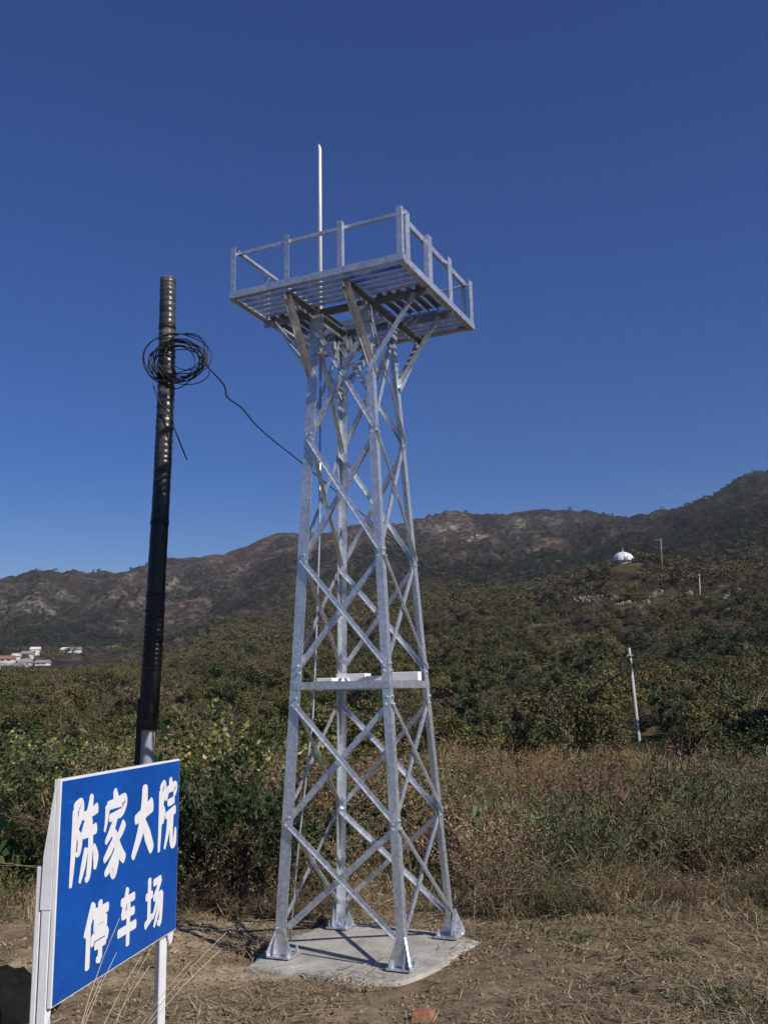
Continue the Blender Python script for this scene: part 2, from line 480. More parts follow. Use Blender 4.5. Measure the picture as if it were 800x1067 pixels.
def build_ground():
    ths = np.concatenate([np.linspace(-math.pi, -.62, 36)[:-1], np.linspace(-.62, .62, 620), np.linspace(.62, math.pi, 36)[1:]])
    rs = np.concatenate([[.4], np.geomspace(1.5, 4.8, 14)[:-1], np.geomspace(4.8, 14.0, 150)[:-1], np.geomspace(14, 200, 110)[:-1],
                         np.geomspace(200, 1250, 190)[:-1], np.geomspace(1250, 9000, 14)])
    T, Rr = np.meshgrid(ths, rs)
    X = np.sin(T) * Rr; Y = np.cos(T) * Rr
    Z = ground_z(X.ravel(), Y.ravel()).reshape(X.shape)
    nr, na = X.shape
    co = np.stack([X, Y, Z], -1).reshape(-1, 3)
    idx = np.arange(nr * na).reshape(nr, na)
    q = np.stack([idx[:-1, :-1], idx[1:, :-1], idx[1:, 1:], idx[:-1, 1:]], -1).reshape(-1, 4)[:, ::-1]
    me = bpy.data.meshes.new('ground')
    me.vertices.add(len(co)); me.vertices.foreach_set('co', co.ravel())
    me.loops.add(q.size); me.loops.foreach_set('vertex_index', q.ravel().astype(np.int32))
    me.polygons.add(len(q)); me.polygons.foreach_set('loop_start', np.arange(0, q.size, 4, dtype=np.int32))
    me.update(calc_edges=True)
    me.polygons.foreach_set('use_smooth', np.ones(len(q), bool))
    x, y = co[:, 0], co[:, 1]
    r = np.hypot(x, y)
    c = np.zeros((len(co), 4))

    def mixc(col, f):
        f = np.asarray(f)[:, None]
        c[:, :3] = c[:, :3] * (1 - f) + np.array(col) * f
    c[:, :3] = (.31, .238, .152)
    n1 = fbm(x / 1.1, y / 1.1, 71, 4); n2 = fbm(x / .35, y / .35, 75, 3)
    mixc((.40, .315, .205), sstep(.45, .65, n1))
    mixc((.14, .105, .066), sstep(.48, .66, n2) * .8)
    mixc((.20, .15, .095), sstep(.44, .60, fbm(x / 2.2, y / 2.2, 93, 4)) * .75)
    mixc((.15, .115, .075), sstep(.42, .62, fbm(x / .8 + 7, y / .8, 79, 4)) * sstep(.2, 1.2, x) * .8)
    mixc((.10, .075, .045), sstep(9.4, 11.5, r + (n1 - .5) * 2))
    n3 = fbm(x / 12, y / 12, 81, 4)
    mixc((.085, .072, .038), sstep(24, 60, r))
    mixc((.115, .088, .05), sstep(24, 60, r) * sstep(.5, .62, n3))
    mixc((.19, .155, .10), terrace_face(x, y) * sstep(330, 480, px_of(x, y)) * .8)
    # farther slopes: brown scrub, dark pine woods, pale bare rock
    n4 = fbm(x / 70, y / 70, 85, 5); n5 = fbm(x / 24, y / 24, 89, 4)
    mixc((.108, .082, .072), sstep(230, 420, r))
    mixc((.155, .112, .090), sstep(230, 420, r) * sstep(.48, .62, n4) * .8)
    mixc((.056, .046, .040), sstep(230, 420, r) * sstep(.50, .62, n5) * .8)
    mixc((.030, .036, .026), forest_mask(x, y) * .85)
    mixc((.15, .125, .075), blob(x, y, 265, 662, 400, 40, 26) * .8)
    mixc((.12, .115, .06), blob(x, y, 190, 672, 430, 45, 26) * .7)
    mixc((.11, .11, .055), blob(x, y, 300, 668, 330, 26, 14) * .6)
    rk = sstep(.60, .72, fbm(x / 16, y / 30, 95, 4)) * sstep(.46, .60, fbm(x / 130, y / 130, 99, 3)) * sstep(420, 600, r) * (px_of(x, y) < 560)
    mixc((.21, .172, .142), rk * .5)
    for a in ((106, 592, 16, 6), (138, 598, 5, 9), (20, 636, 28, 8), (95, 632, 14, 7), (175, 606, 9, 5), (52, 612, 16, 6), (245, 592, 14, 5)):
        mixc((.25, .205, .168), patch(x, y, *a) * .55)
    mixc((.36, .28, .225), patch(x, y, 494, 559, 17, 5) * .95)
    mixc((.32, .25, .20), patch(x, y, 464, 548, 16, 3.5) * .85)
    mixc((.30, .25, .20), patch(x, y, 540, 545, 10, 3) * .6)
    mixc((.185, .118, .088), patch(x, y, 570, 566, 22, 24) * .9)
    mixc((.25, .21, .175), patch(x, y, 581, 578, 6, 12) * .8)
    mixc((.12, .075, .045), blob(x, y, 640, 600, 262, 34, 16) * .8)
    mixc((.105, .085, .045), blob(x, y, 690, 590, 262, 14, 14) * .8)
    mixc((.28, .24, .19), blob(x, y, 735, 672, 168, 5, 3.4) * .9)
    c[:, 3] = sstep(25, 90, r)
    a = me.color_attributes.new('Col', 'FLOAT_COLOR', 'POINT')
    a.data.foreach_set('color', c.ravel())
    me.materials.append(ground_material())
    o = bpy.data.objects.new('ground', me); COL.objects.link(o)
    tag(o, kind='structure')


def px_of(x, y):
    return 400 + FPX * x / np.maximum(y, 1)


build_ground()

# ------------------------------------------------------------------ foliage meshes
def quads_mesh(name, C, A, B, mats, extra=None, fold=.25, mi=None):
    """leaves: centre C, half axes A (length) and B (width); each leaf is two triangles-pairs folded on its midrib"""
    n = len(C)
    N = np.cross(A, B); N /= np.linalg.norm(N, axis=1, keepdims=True) + 1e-9
    bl = np.linalg.norm(B, axis=1, keepdims=True)
    tip, tail = C + A, C - A
    s1, s2 = C + B + N * bl * fold - A * .15, C - B + N * bl * fold - A * .15
    co = np.stack([tail, s1, tip, s2], 1).reshape(-1, 3)
    i0 = np.arange(n)[:, None] * 4
    q = (i0 + np.array([[0, 1, 2, 3]]))
    v0 = 0
    cos = [co]; faces = [q]; mids = [np.zeros(n, np.int32) if mi is None else mi]
    total = len(co)
    if extra:
        for (ev, ef, em) in extra:
            cos.append(np.array(ev, float)); faces.append(np.array(ef) + total); mids.append(np.full(len(ef), em, np.int32)); total += len(ev)
    co = np.concatenate(cos); q = np.concatenate(faces); mm = np.concatenate(mids)
    me = bpy.data.meshes.new(name)
    me.vertices.add(len(co)); me.vertices.foreach_set('co', co.ravel())
    me.loops.add(q.size); me.loops.foreach_set('vertex_index', q.ravel().astype(np.int32))
    me.polygons.add(len(q)); me.polygons.foreach_set('loop_start', np.arange(0, q.size, 4, dtype=np.int32))
    me.polygons.foreach_set('material_index', mm)
    me.update(calc_edges=True)
    for m in mats:
        me.materials.append(m)
    return me


def rdir(rng, n, up=0.):
    d = rng.normal(size=(n, 3)); d[:, 2] += up
    return d / (np.linalg.norm(d, axis=1, keepdims=True) + 1e-9)


def stems_and_leaves(rng, nstem, h, spread, nleaf, ll, lw, droop=.5, base=.12, lean=.5, start=.2, hvar=.45, up=.3, kink=.05, radius=.006):
    """arching stems with leaves along them: (stem mesh data, C, A, B)"""
    mb = MB(); C = []; A = []
    for _ in range(nstem):
        a = rng.uniform(0, 2 * math.pi); d = np.array([math.cos(a), math.sin(a)])
        p0 = rng.normal(0, base, 2)
        L = h * rng.uniform(1 - hvar, 1.08); ln = abs(rng.normal(0, 1)) * lean * .6 + .08
        pts = []
        for k in range(7):
            t = k / 6
            out = ln * L * t * (.55 + .6 * t) * spread
            zz = L * (t - droop * .5 * ln * t * t)
            j = rng.normal(0, kink * L * t, 2) * .5
            pts.append((p0[0] + d[0] * out + j[0], p0[1] + d[1] * out + j[1], max(zz, -.02)))
        mb.tube(pts, [radius * (1 - .75 * k / 6) for k in range(7)], 3, False)
        P = np.array(pts)
        for _l in range(nleaf):
            t = rng.uniform(start, 1.02) * 6; i = min(int(t), 5); f = t - i
            c = P[i] * (1 - f) + P[i + 1] * f
            tn = P[i + 1] - P[i]; tn /= np.linalg.norm(tn) + 1e-9
            dd = rdir(rng, 1, up)[0] + tn * .5; dd /= np.linalg.norm(dd)
            s = ll * rng.uniform(.5, 1.35)
            C.append(c + dd * (s + rng.uniform(0, .06) * h)); A.append(dd * s)
    C = np.array(C); A = np.array(A)
    B = np.cross(A, rdir(rng, len(A))); B /= np.linalg.norm(B, axis=1, keepdims=True) + 1e-9
    B *= (lw * rng.uniform(.6, 1.3, len(A)))[:, None]
    return mb, C, A, B


SHRUB = {}


def shrub_proto(key, seed, leafm, stemm, **kw):
    rng = np.random.default_rng(seed)
    mb, C, A, B = stems_and_leaves(rng, **kw)
    SHRUB.setdefault(key, []).append((quads_mesh('foliage', C, A, B, [M[leafm]]), mb.mesh('stem', M[stemm])))


for s in range(4):
    shrub_proto('brown', 100 + s, 'dry', 'stem', nstem=58, h=1.0, spread=1.3, nleaf=62, ll=.024, lw=.0075, lean=.55, base=.22, start=.12)
for s in range(2):
    shrub_proto('rust', 120 + s, 'rust', 'stem', nstem=46, h=1.0, spread=1.2, nleaf=60, ll=.020, lw=.006, lean=.45, base=.20, start=.25)
for s in range(3):
    shrub_proto('sage', 130 + s, 'sage', 'stem_green', nstem=66, h=1.0, spread=1.3, nleaf=64, ll=.030, lw=.0062, lean=.55, base=.20, start=.12, up=.6)
for s in range(4):
    shrub_proto('vine', 140 + s, 'vine', 'stem_green', nstem=54, h=1.0, spread=1.9, nleaf=50, ll=.030, lw=.018, lean=.8, droop=.9, base=.30, start=.1)
for s in range(2):
    shrub_proto('vine_dark', 150 + s, 'vine_dark', 'stem_green', nstem=54, h=1.0, spread=1.7, nleaf=52, ll=.030, lw=.018, lean=.8, droop=.8, base=.30, start=.1)
for s in range(3):
    shrub_proto('gold', 160 + s, 'gold', 'stem', nstem=110, h=1.0, spread=.8, nleaf=22, ll=.06, lw=.0045, lean=.45, base=.24, start=.05, up=1.2, radius=.004)
for s in range(3):
    shrub_proto('straw', 170 + s, 'straw', 'stem', nstem=90, h=1.0, spread=1.6, nleaf=10, ll=.09, lw=.0042, lean=.9, droop=.8, base=.2, start=.05, up=.6, radius=.004)
for s in range(2):
    shrub_proto('twig', 180 + s, 'dry', 'stem', nstem=40, h=1.0, spread=1.5, nleaf=5, ll=.028, lw=.012, lean=.8, base=.15, start=.4, kink=.12, radius=.007)
shrub_proto('broad', 190, 'big_leaf', 'stem_green', nstem=12, h=1.0, spread=1.6, nleaf=5, ll=.12, lw=.095, lean=.7, base=.2, start=.5)

SH_LABEL = {
    'brown': ('dried_weed', 'bushy brown weed dried on its stems in the brush belt behind the tower', 'weed', 'brown weeds of the brush belt'),
    'rust': ('dried_weed', 'rusty red dried weed with fine seed heads in the brush belt', 'weed', 'rusty weeds of the brush belt'),
    'sage': ('wormwood_bush', 'grey green wormwood bush with narrow leaves in the brush belt', 'bush', 'grey green bushes of the brush belt'),
    'vine': ('leafy_shrub', 'low green shrub with many yellowing leaves in the brush belt', 'shrub', 'yellowing shrubs of the brush belt'),
    'vine_dark': ('leafy_shrub', 'low dark green leafy shrub in the brush belt', 'shrub', 'dark green shrubs of the brush belt'),
    'gold': ('grass_tuft', 'golden upright dry grass tuft along the far edge of the brush', 'grass', 'golden grass tufts at the brush edge'),
    'straw': ('grass_tuft', 'straw coloured dead grass tuft with bent blades near the bare soil', 'grass', 'dead grass tufts by the bare soil'),
    'twig': ('bare_bush', 'nearly leafless twiggy bush among the dry weeds', 'bush', 'bare twiggy bushes among the weeds'),
    'broad': ('broad_leaved_plant', 'low plant with broad pale green leaves among the dry weeds', 'plant', 'broad leaved plants among the weeds'),
}
_first = {}


def put(o, data, name, parent):
    c = bpy.data.objects.new(name, data); COL.objects.link(c); c.parent = parent
    return c


def shrub(key, x, y, h, wide=1., label=None):
    name, lab, cat, grp = SH_LABEL[key]
    fo, st = random.choice(SHRUB[key])
    o = empty(name, (x, y, gz(x, y) - .02), label or lab, cat, None if label else grp, random.uniform(0, 6.28))
    o.scale = (h * wide, h * wide, h)
    o.rotation_euler.x = random.uniform(-.1, .1); o.rotation_euler.y = random.uniform(-.1, .1)
    put(o, fo, 'foliage', o); put(o, st, 'stem', o)
    return o


_taken = []


def clear_of(x, y, h):
    # keep the concrete pad, the pole foot and the sign free
    if math.hypot(x + .17, y - 8.25) < 1.12 + .3 * h: return False
    return True


def scatter_shrubs(mix, n, pxr, yr, hr, wide=(.8, 1.3), sep=.42):
    k = 0; tries = 0
    while k < n and tries < n * 40:
        tries += 1
        y = math.sqrt(random.uniform(yr[0] ** 2, yr[1] ** 2))
        x = (random.uniform(*pxr) - 400) / FPX * y * 1.0
        if any((x - a) ** 2 + (y - b) ** 2 < (sep * (1 + (y - 10) * .04)) ** 2 for a, b in _taken): continue
        key = random.choices(list(mix), list(mix.values()))[0]
        h = random.uniform(*hr)
        if not clear_of(x, y, h): continue
        if float(vnoise(x / 1.6, y / 1.6, 12)) < (.34 if x < .3 else .42): continue
        h *= .50 + 1.0 * float(vnoise(x / 1.1, y / 1.1, 14))
        _taken.append((x, y))
        shrub(key, x, y, h, random.uniform(*wide)); k += 1


# left of the tower
scatter_shrubs({'vine': 5, 'vine_dark': 2, 'straw': 3, 'brown': 3}, 26, (-60, 300), (10.2, 12.5), (.55, .95))
scatter_shrubs({'vine': 6, 'vine_dark': 3, 'brown': 1.5, 'sage': 1}, 46, (-80, 300), (12.5, 19), (.9, 1.35), (.9, 1.5), .6)
scatter_shrubs({'vine': 5, 'vine_dark': 5, 'sage': 1.5}, 30, (-80, 320), (19, 30), (1.1, 1.9), (1., 1.7), .8)
# behind the tower
scatter_shrubs({'brown': 6, 'vine': 2, 'straw': 1}, 10, (230, 390), (9.9, 12.5), (.6, 1.05))
scatter_shrubs({'brown': 6, 'rust': 1, 'straw': 1}, 16, (380, 520), (9.9, 12.5), (.6, 1.05))
scatter_shrubs({'brown': 6, 'rust': 2, 'sage': 2}, 28, (280, 520), (12.5, 19), (.85, 1.25), (.9, 1.4), .6)
for px_, dd_, h_ in ((205, 10.4, 1.15), (232, 10.8, 1.25), (262, 10.5, 1.1), (285, 11.2, 1.2), (215, 11.6, 1.35)):
    p = spot(px_, 930, dd_); shrub('vine_dark', p.x, p.y, h_, .95)  # dark leaved shrubs added to stand in for the shaded hollow here
# right of the tower
scatter_shrubs({'brown': 5, 'sage': 2.4, 'straw': 2, 'twig': 1.5}, 7, (470, 610), (9.7, 10.8), (.75, 1.05), (.8, 1.1), .7)
scatter_shrubs({'brown': 5, 'rust': 3, 'sage': 2.2, 'twig': 1.2}, 30, (480, 860), (10.4, 12.8), (.8, 1.2), (.75, 1.05), .78)
scatter_shrubs({'brown': 5, 'rust': 5, 'sage': 2, 'twig': .8}, 56, (470, 880), (12.6, 19), (.75, 1.05), (.85, 1.2), .8)
scatter_shrubs({'gold': 7, 'brown': 1.5, 'rust': 1.5}, 56, (425, 650), (18, 30), (.75, 1.05), (.8, 1.2), .55)
scatter_shrubs({'rust': 4, 'brown': 3, 'sage': 3, 'gold': 1}, 34, (620, 900), (19, 30), (.55, .8), (1.1, 1.7), .7)
scatter_shrubs({'straw': 4, 'brown': 2, 'sage': 1, 'twig': 1}, 18, (620, 900), (7.6, 9.2), (.15, .32), (1.3, 2.2), .45)
scatter_shrubs({'straw': 3, 'brown': 2, 'sage': 2, 'twig': 1}, 34, (500, 900), (9.0, 10.4), (.25, .55), (1.0, 1.7), .35)
scatter_shrubs({'straw': 8}, 16, (-40, 900), (9.5, 10.6), (.25, .5))
SH_LABEL['plume'] = ('dried_weed', 'tall single dried weed standing above the brush with feathery brown top', 'weed', 'tall weeds above the brush')
for s_ in range(3):
    shrub_proto('plume', 210 + s_, 'dry' if s_ else 'sage', 'stem', nstem=7, h=1.0, spread=.6, nleaf=150, ll=.022, lw=.006, lean=.35, base=.06, start=.38)
for k_ in range(34):
    y_ = random.uniform(12, 21); x_ = (random.uniform(440, 860) - 400) / FPX * y_
    shrub('plume', x_, y_, random.uniform(.95, 1.3), random.uniform(.8, 1.1))
p = spot(698, 935, 10.9); shrub('sage', p.x, p.y, .85, 1.5, 'large grey green wormwood bush closest to the bare soil right of the tower')
SH_LABEL['bigsage'] = ('wormwood_bush', 'broad rounded grey green wormwood bush rising among the dry weeds right of the tower', 'bush', 'broad grey green bushes right of the tower')
SHRUB['bigsage'] = SHRUB['sage']
for px_, dd_, h_ in ((745, 11.6, 1.1), (625, 13.0, 1.1), (780, 13.5, 1.2), (700, 13.2, 1.15), (660, 11.4, .9), (540, 12.2, 1.0), (790, 11.0, .85), (720, 10.8, .8)):
    p = spot(px_, 900, dd_); shrub('bigsage', p.x, p.y, h_, 1.0)
p = spot(640, 960, 10.4); shrub('straw', p.x, p.y, .45, 1.8, 'flattened heap of straw coloured grass in front of the grey green bush')
p = spot(596, 925, 11.0); shrub('broad', p.x, p.y, .5, 1., 'plant with a few broad pale green leaves beside the dark gap in the weeds')
for px_, py_, dd_ in ((20, 900, 11), (505, 930, 11.6), (610, 900, 12.)):
    p = spot(px_, py_, dd_); shrub('broad', p.x, p.y, .75, .9)
# grass stems before the sign
_st = MB(); _rg = np.random.default_rng(5)
for i in range(9):
    x0, y0 = _rg.uniform(-1.36, -1.12), _rg.uniform(3.62, 3.92); L = _rg.uniform(1.15, 1.5); dx, dy = _rg.uniform(.10, .42), _rg.uniform(-.02, .22)
    z0 = gz(x0, y0)
    _st.tube([(x0 + dx * L * t * t, y0 + dy * L * t * t, z0 + L * (t - .18 * t * t)) for t in np.linspace(0, 1, 9)], [.0040 * (1 - .75 * t) for t in np.linspace(0, 1, 9)], 4)
tag(_st.build('grass_tuft', M['pale_straw'], None, True), 'tall thin straw coloured grass stems arching up before the blue sign', 'grass')


# ------------------------------------------------------------------ trees of the slope
def tree_meshes(seed, h, w, nl, leafm, ll=.085, lw=.045, trunk_r=.07, sparse=1., low=.12):
    rng = np.random.default_rng(seed)
    tb = MB(); ends = []
    tr = [(0, 0, -.3)]
    for k in range(1, 6):
        tr.append((rng.normal(0, .05 * k), rng.normal(0, .05 * k), h * .62 * k / 5))
    tb.tube(tr, [trunk_r * (1 - .13 * k) for k in range(6)], 6, False)
    for k in range(12):
        t = rng.uniform(.12, 1); b = np.array(tr[min(int(t * 5), 4)]) * .5 + np.array(tr[min(int(t * 5) + 1, 5)]) * .5
        a = rng.uniform(0, 6.283); L = w * rng.uniform(.4, .85)
        e = b + np.array([math.cos(a) * L, math.sin(a) * L, rng.uniform(.15, .75) * L + h * .12])
        m_ = (b + e) / 2 + rng.normal(0, .06 * L, 3) + np.array([0, 0, .08 * L])
        tb.tube([b, m_, e], [trunk_r * .45, trunk_r * .3, trunk_r * .1], 4, False); ends += [e, m_]
        for _ in range(2):
            e2 = e + rng.normal(0, .3 * L, 3) + np.array([0, 0, .2 * L]); tb.tube([m_, e2], [trunk_r * .2, trunk_r * .05], 3, False); ends.append(e2)
    ends = np.array(ends)
    nc = int(46 * sparse)
    cen = ends[rng.integers(0, len(ends), nc)] + rng.normal(0, .14 * w, (nc, 3))
    cen[:, 2] = np.clip(cen[:, 2], h * low, h)
    rad = w * rng.uniform(.12, .34, nc)
    C = []; per = nl // nc
    for c, r in zip(cen, rad):
        d = rdir(rng, per); d *= (r * rng.uniform(.25, 1.1, per) ** .6)[:, None]; d[:, 2] *= .8
        C.append(c + d)
    C = np.concatenate(C)
    A = rdir(rng, len(C), .25) * (ll * rng.uniform(.5, 1.3, len(C)))[:, None]
    B = np.cross(A, rdir(rng, len(C))); B /= np.linalg.norm(B, axis=1, keepdims=True) + 1e-9
    B *= (lw * rng.uniform(.5, 1.3, len(C)))[:, None]
    return quads_mesh('crown', C, A, B, [M[leafm], M['bark']]), tb.mesh('trunk', M['bark'], True), (C, A, B, tb)


TREES = []
for s, (h, w, nl, lm, sp) in enumerate([(3.0, 1.7, 6500, 'scrub', 1), (3.3, 1.5, 6500, 'scrub_green', 1), (2.6, 1.8, 5500, 'scrub_brown', 1),
                                        (3.1, 1.9, 7000, 'scrub', 1.2), (2.4, 1.7, 6000, 'scrub_brown', 1.1), (3.2, 1.6, 1500, 'scrub_brown', .6)]):
    c, t, raw = tree_meshes(300 + s, h, w, nl, lm, sparse=sp, low=.05)
    TREES.append((c, t, raw, lm))
TLAB = {'scrub': ('scrub_tree', 'low olive green scrub tree among the trees covering the near slope', 'tree', 'olive green trees on the near slope'),
        'scrub_green': ('scrub_tree', 'low dark green scrub tree among the trees covering the near slope', 'tree', 'dark green trees on the near slope'),
        'scrub_brown': ('scrub_tree', 'low brown leaved scrub tree among the trees covering the near slope', 'tree', 'brown leaved trees on the near slope')}


def slope_points(rng, r0, r1, sep, pxr):
    pts = []
    r = r0
    while r < r1:
        st = sep * (1 + .0 * r)
        a0 = math.atan((pxr[0] - 400) / FPX); a1 = math.atan((pxr[1] - 400) / FPX)
        n = int(r * (a1 - a0) / st)
        for k in range(n):
            a = a0 + (k + rng.uniform(.1, .9)) / n * (a1 - a0); rr = r + rng.uniform(-.5, .5) * st
            pts.append((math.sin(a) * rr, math.cos(a) * rr))
        r += st * .95
    return pts


rng_t = np.random.default_rng(77)
near_pts = slope_points(rng_t, 34, 62, 2.7, (-60, 860))
near_pts = [q for q in near_pts if rng_t.random() < .86 and not (622 < 400 + FPX * q[0] / q[1] < 688 and q[1] < 54)][:285]
for (x, y) in near_pts:
    px_ = 400 + FPX * x / y
    n_ = float(vnoise(x / 9, y / 9, 5))
    pool = [0, 1, 3, 3, 1] if (n_ > .55 or px_ < 150) else [0, 2, 5, 3, 2]
    if px_ > 690 and n_ > .3: pool = [1, 3, 0]
    c, t, raw, lm = TREES[random.choice(pool)]
    name, lab, cat, grp = TLAB[lm]
    s = random.uniform(.36, .72) if random.random() < .86 else random.uniform(.72, .95)
    o = empty(name, (x, y, gz(x, y) - .1), lab, cat, grp, random.uniform(0, 6.28))
    o.scale = (s * random.uniform(.9, 1.25),) * 2 + (s,)
    put(o, c, 'crown', o); put(o, t, 'trunk', o)
BL = [tree_meshes(420 + k_, 3.0, 1.5, 120, 'scrub_brown', ll=.06, lw=.03, sparse=1, low=.3, trunk_r=.05) for k_ in range(2)]
for px_, dd_, s_ in ((222, 40, 1.0), (240, 46, .9), (105, 38, .8), (195, 52, 1.0), (560, 52, 1.0), (592, 44, .8), (505, 60, 1.0), (470, 44, .8), (30, 50, .9), (330, 48, .9)):
    c, t, raw = random.choice(BL); p = spot(px_, 760, dd_)
    o = empty('bare_tree', (p.x, p.y, gz(p.x, p.y) - .1), 'nearly leafless grey branching tree among the scrub on the near slope', 'tree', 'bare grey trees on the near slope', random.uniform(0, 6))
    o.scale = (s_, s_, s_); put(o, c, 'crown', o); put(o, t, 'trunk', o)
# special trees
c, t, raw = tree_meshes(401, 4.6, 2.4, 11000, 'scrub', ll=.09, lw=.026, low=.05, sparse=1.6)
p = spot(788, 800, 44); o = empty('willow_shrub', (p.x, p.y, gz(p.x, p.y) - .1), 'round grey green willow shrub at the foot of the slope beyond the concrete pole', 'shrub')
put(o, c, 'crown', o); put(o, t, 'trunk', o); o.scale = (.9, .9, .92)
c, t, raw = tree_meshes(402, 2.6, 2.2, 5200, 'scrub_green', ll=.09, lw=.055, low=.02, sparse=1.2)
p = spot(636, 784, 53); o = empty('leafy_shrub', (p.x, p.y, gz(p.x, p.y) - .1), 'bright green leafy shrub around the foot of the slanting concrete pole', 'shrub')
put(o, c, 'crown', o); put(o, t, 'trunk', o); o.scale = (.75, .7, .5)


SH_LABEL['pole'] = ('leafy_shrub', 'small leafy shrub clustered round the foot of the slanting concrete pole', 'shrub', 'shrubs round the concrete pole')
SHRUB['pole'] = SHRUB['vine'] + SHRUB['vine_dark'] + SHRUB['sage']
for k_ in range(40):
    y_ = random.uniform(36, 58); x_ = (random.uniform(618, 700) - 400) / FPX * y_
    shrub('pole', x_, y_, random.uniform(.3, .5), random.uniform(1.6, 2.6))
# ------------------------------------------------------------------ instanced masses (stuff)
def points_object(name, pts, rot, scl, idx, protos, label=None):
    """ONE object of kind stuff: copies of the prototype meshes on the given points"""
    pc = bpy.data.collections.new(name + '_source')
    for i, me in enumerate(protos):
        ob = bpy.data.objects.new('%s_source_%02d' % (name, i), me); pc.objects.link(ob)
    me = bpy.data.meshes.new(name)
    me.vertices.add(len(pts)); me.vertices.foreach_set('co', np.asarray(pts, float).ravel())
    for nm, arr, tp in (('rot', rot, 'FLOAT_VECTOR'), ('scl', scl, 'FLOAT_VECTOR'), ('idx', idx, 'INT')):
        a = me.attributes.new(nm, tp, 'POINT')
        a.data.foreach_set('vector' if tp == 'FLOAT_VECTOR' else 'value', np.asarray(arr, float if tp != 'INT' else np.int32).ravel())
    o = bpy.data.objects.new(name, me); COL.objects.link(o); tag(o, label, None, None, 'stuff')
    g = bpy.data.node_groups.new(name, 'GeometryNodeTree')
    g.interface.new_socket('Geometry', in_out='INPUT', socket_type='NodeSocketGeometry')
    g.interface.new_socket('Geometry', in_out='OUTPUT', socket_type='NodeSocketGeometry')
    gi = g.nodes.new('NodeGroupInput'); go = g.nodes.new('NodeGroupOutput')
    ci = g.nodes.new('GeometryNodeCollectionInfo'); ci.inputs['Collection'].default_value = pc
    ci.inputs['Separate Children'].default_value = True; ci.inputs['Reset Children'].default_value = True
    ip = g.nodes.new('GeometryNodeInstanceOnPoints'); ip.inputs['Pick Instance'].default_value = True
    def at(nm, tp):
        n = g.nodes.new('GeometryNodeInputNamedAttribute'); n.data_type = tp; n.inputs['Name'].default_value = nm
        return n.outputs['Attribute']
    e2r = g.nodes.new('FunctionNodeEulerToRotation')
    g.links.new(at('rot', 'FLOAT_VECTOR'), e2r.inputs[0])
    g.links.new(gi.outputs[0], ip.inputs['Points'])
    g.links.new(ci.outputs[0], ip.inputs['Instance'])
    g.links.new(at('idx', 'INT'), ip.inputs['Instance Index'])
    g.links.new(e2r.outputs[0], ip.inputs['Rotation'])
    g.links.new(at('scl', 'FLOAT_VECTOR'), ip.inputs['Scale'])
    g.links.new(ip.outputs[0], go.inputs[0])
    md = o.modifiers.new('scatter', 'NODES'); md.node_group = g
    return o


def mass(name, x, y, protos, s0, s1, idx=None, sink=.1, tilt=.08, flat=1., seed=0, label=None, big=0):
    rng = np.random.default_rng(seed + 900)
    n = len(x)
    z = ground_z(x, y) - sink
    z = np.where((np.hypot(x + .17, y - 8.15) < 1.02) & (np.hypot(x, y) < 12), np.maximum(z, .018), z)
    rot = np.stack([rng.normal(0, tilt, n), rng.normal(0, tilt, n), rng.uniform(0, 6.283, n)], -1)
    s = rng.uniform(s0, s1, n)
    if big: s = np.where(rng.random(n) < big, rng.uniform(.8, 1.25, n), s)
    scl = np.stack([s * rng.uniform(.85, 1.3, n), s * rng.uniform(.85, 1.3, n), s * flat], -1)
    if idx is None: idx = rng.integers(0, len(protos), n)
    return points_object(name, np.stack([x, y, z], -1), rot, scl, idx, protos, label)


def join_tree(raw, lm, k):
    C, A, B, tb = raw
    ev = np.array(tb.v); quads = [f for f in tb.f if len(f) == 4]
    return quads_mesh('slope_tree', C, A, B, [M[lm], M['bark']], [(ev, quads, 1)])


slope_protos = [join_tree(raw, lm, k) for k, (c, t, raw, lm) in enumerate(TREES)]
P_ = np.array(slope_points(np.random.default_rng(78), 61, 250, 2.6, (-260, 1060)))
keep = np.random.default_rng(3).random(len(P_)) < (.62 + .5 * (fbm(P_[:, 0] / 14, P_[:, 1] / 14, 4, 3) - .5) * 2)
rr = np.hypot(P_[:, 0], P_[:, 1]); pxx = px_of(P_[:, 0], P_[:, 1])
keep &= ~((rr > 205) & (pxx > 540) & (pxx < 770) & (np.random.default_rng(4).random(len(P_)) < .6))
tz = terrace_face(P_[:, 0], P_[:, 1]); keep &= ~((tz > .4) & (np.random.default_rng(14).random(len(P_)) < .7))
keep &= ~((pxx > 640) & (pxx < 684) & (rr < 66))
keep &= ~((pxx > 634) & (pxx < 664) & (rr > 246) & (rr < 268))
P_ = P_[keep]; pxx = pxx[keep]
nn = fbm(P_[:, 0] / 22, P_[:, 1] / 22, 6, 3)
rg = np.random.default_rng(8)
ix = np.where(nn > .53, rg.choice([0, 1, 3, 3], len(P_)), rg.choice([0, 2, 3, 5, 2], len(P_)))
mass('slope_scrub', P_[:, 0], P_[:, 1], slope_protos, .34, .74, ix, big=.16, label='scrub wood covering the slope below the domed building')
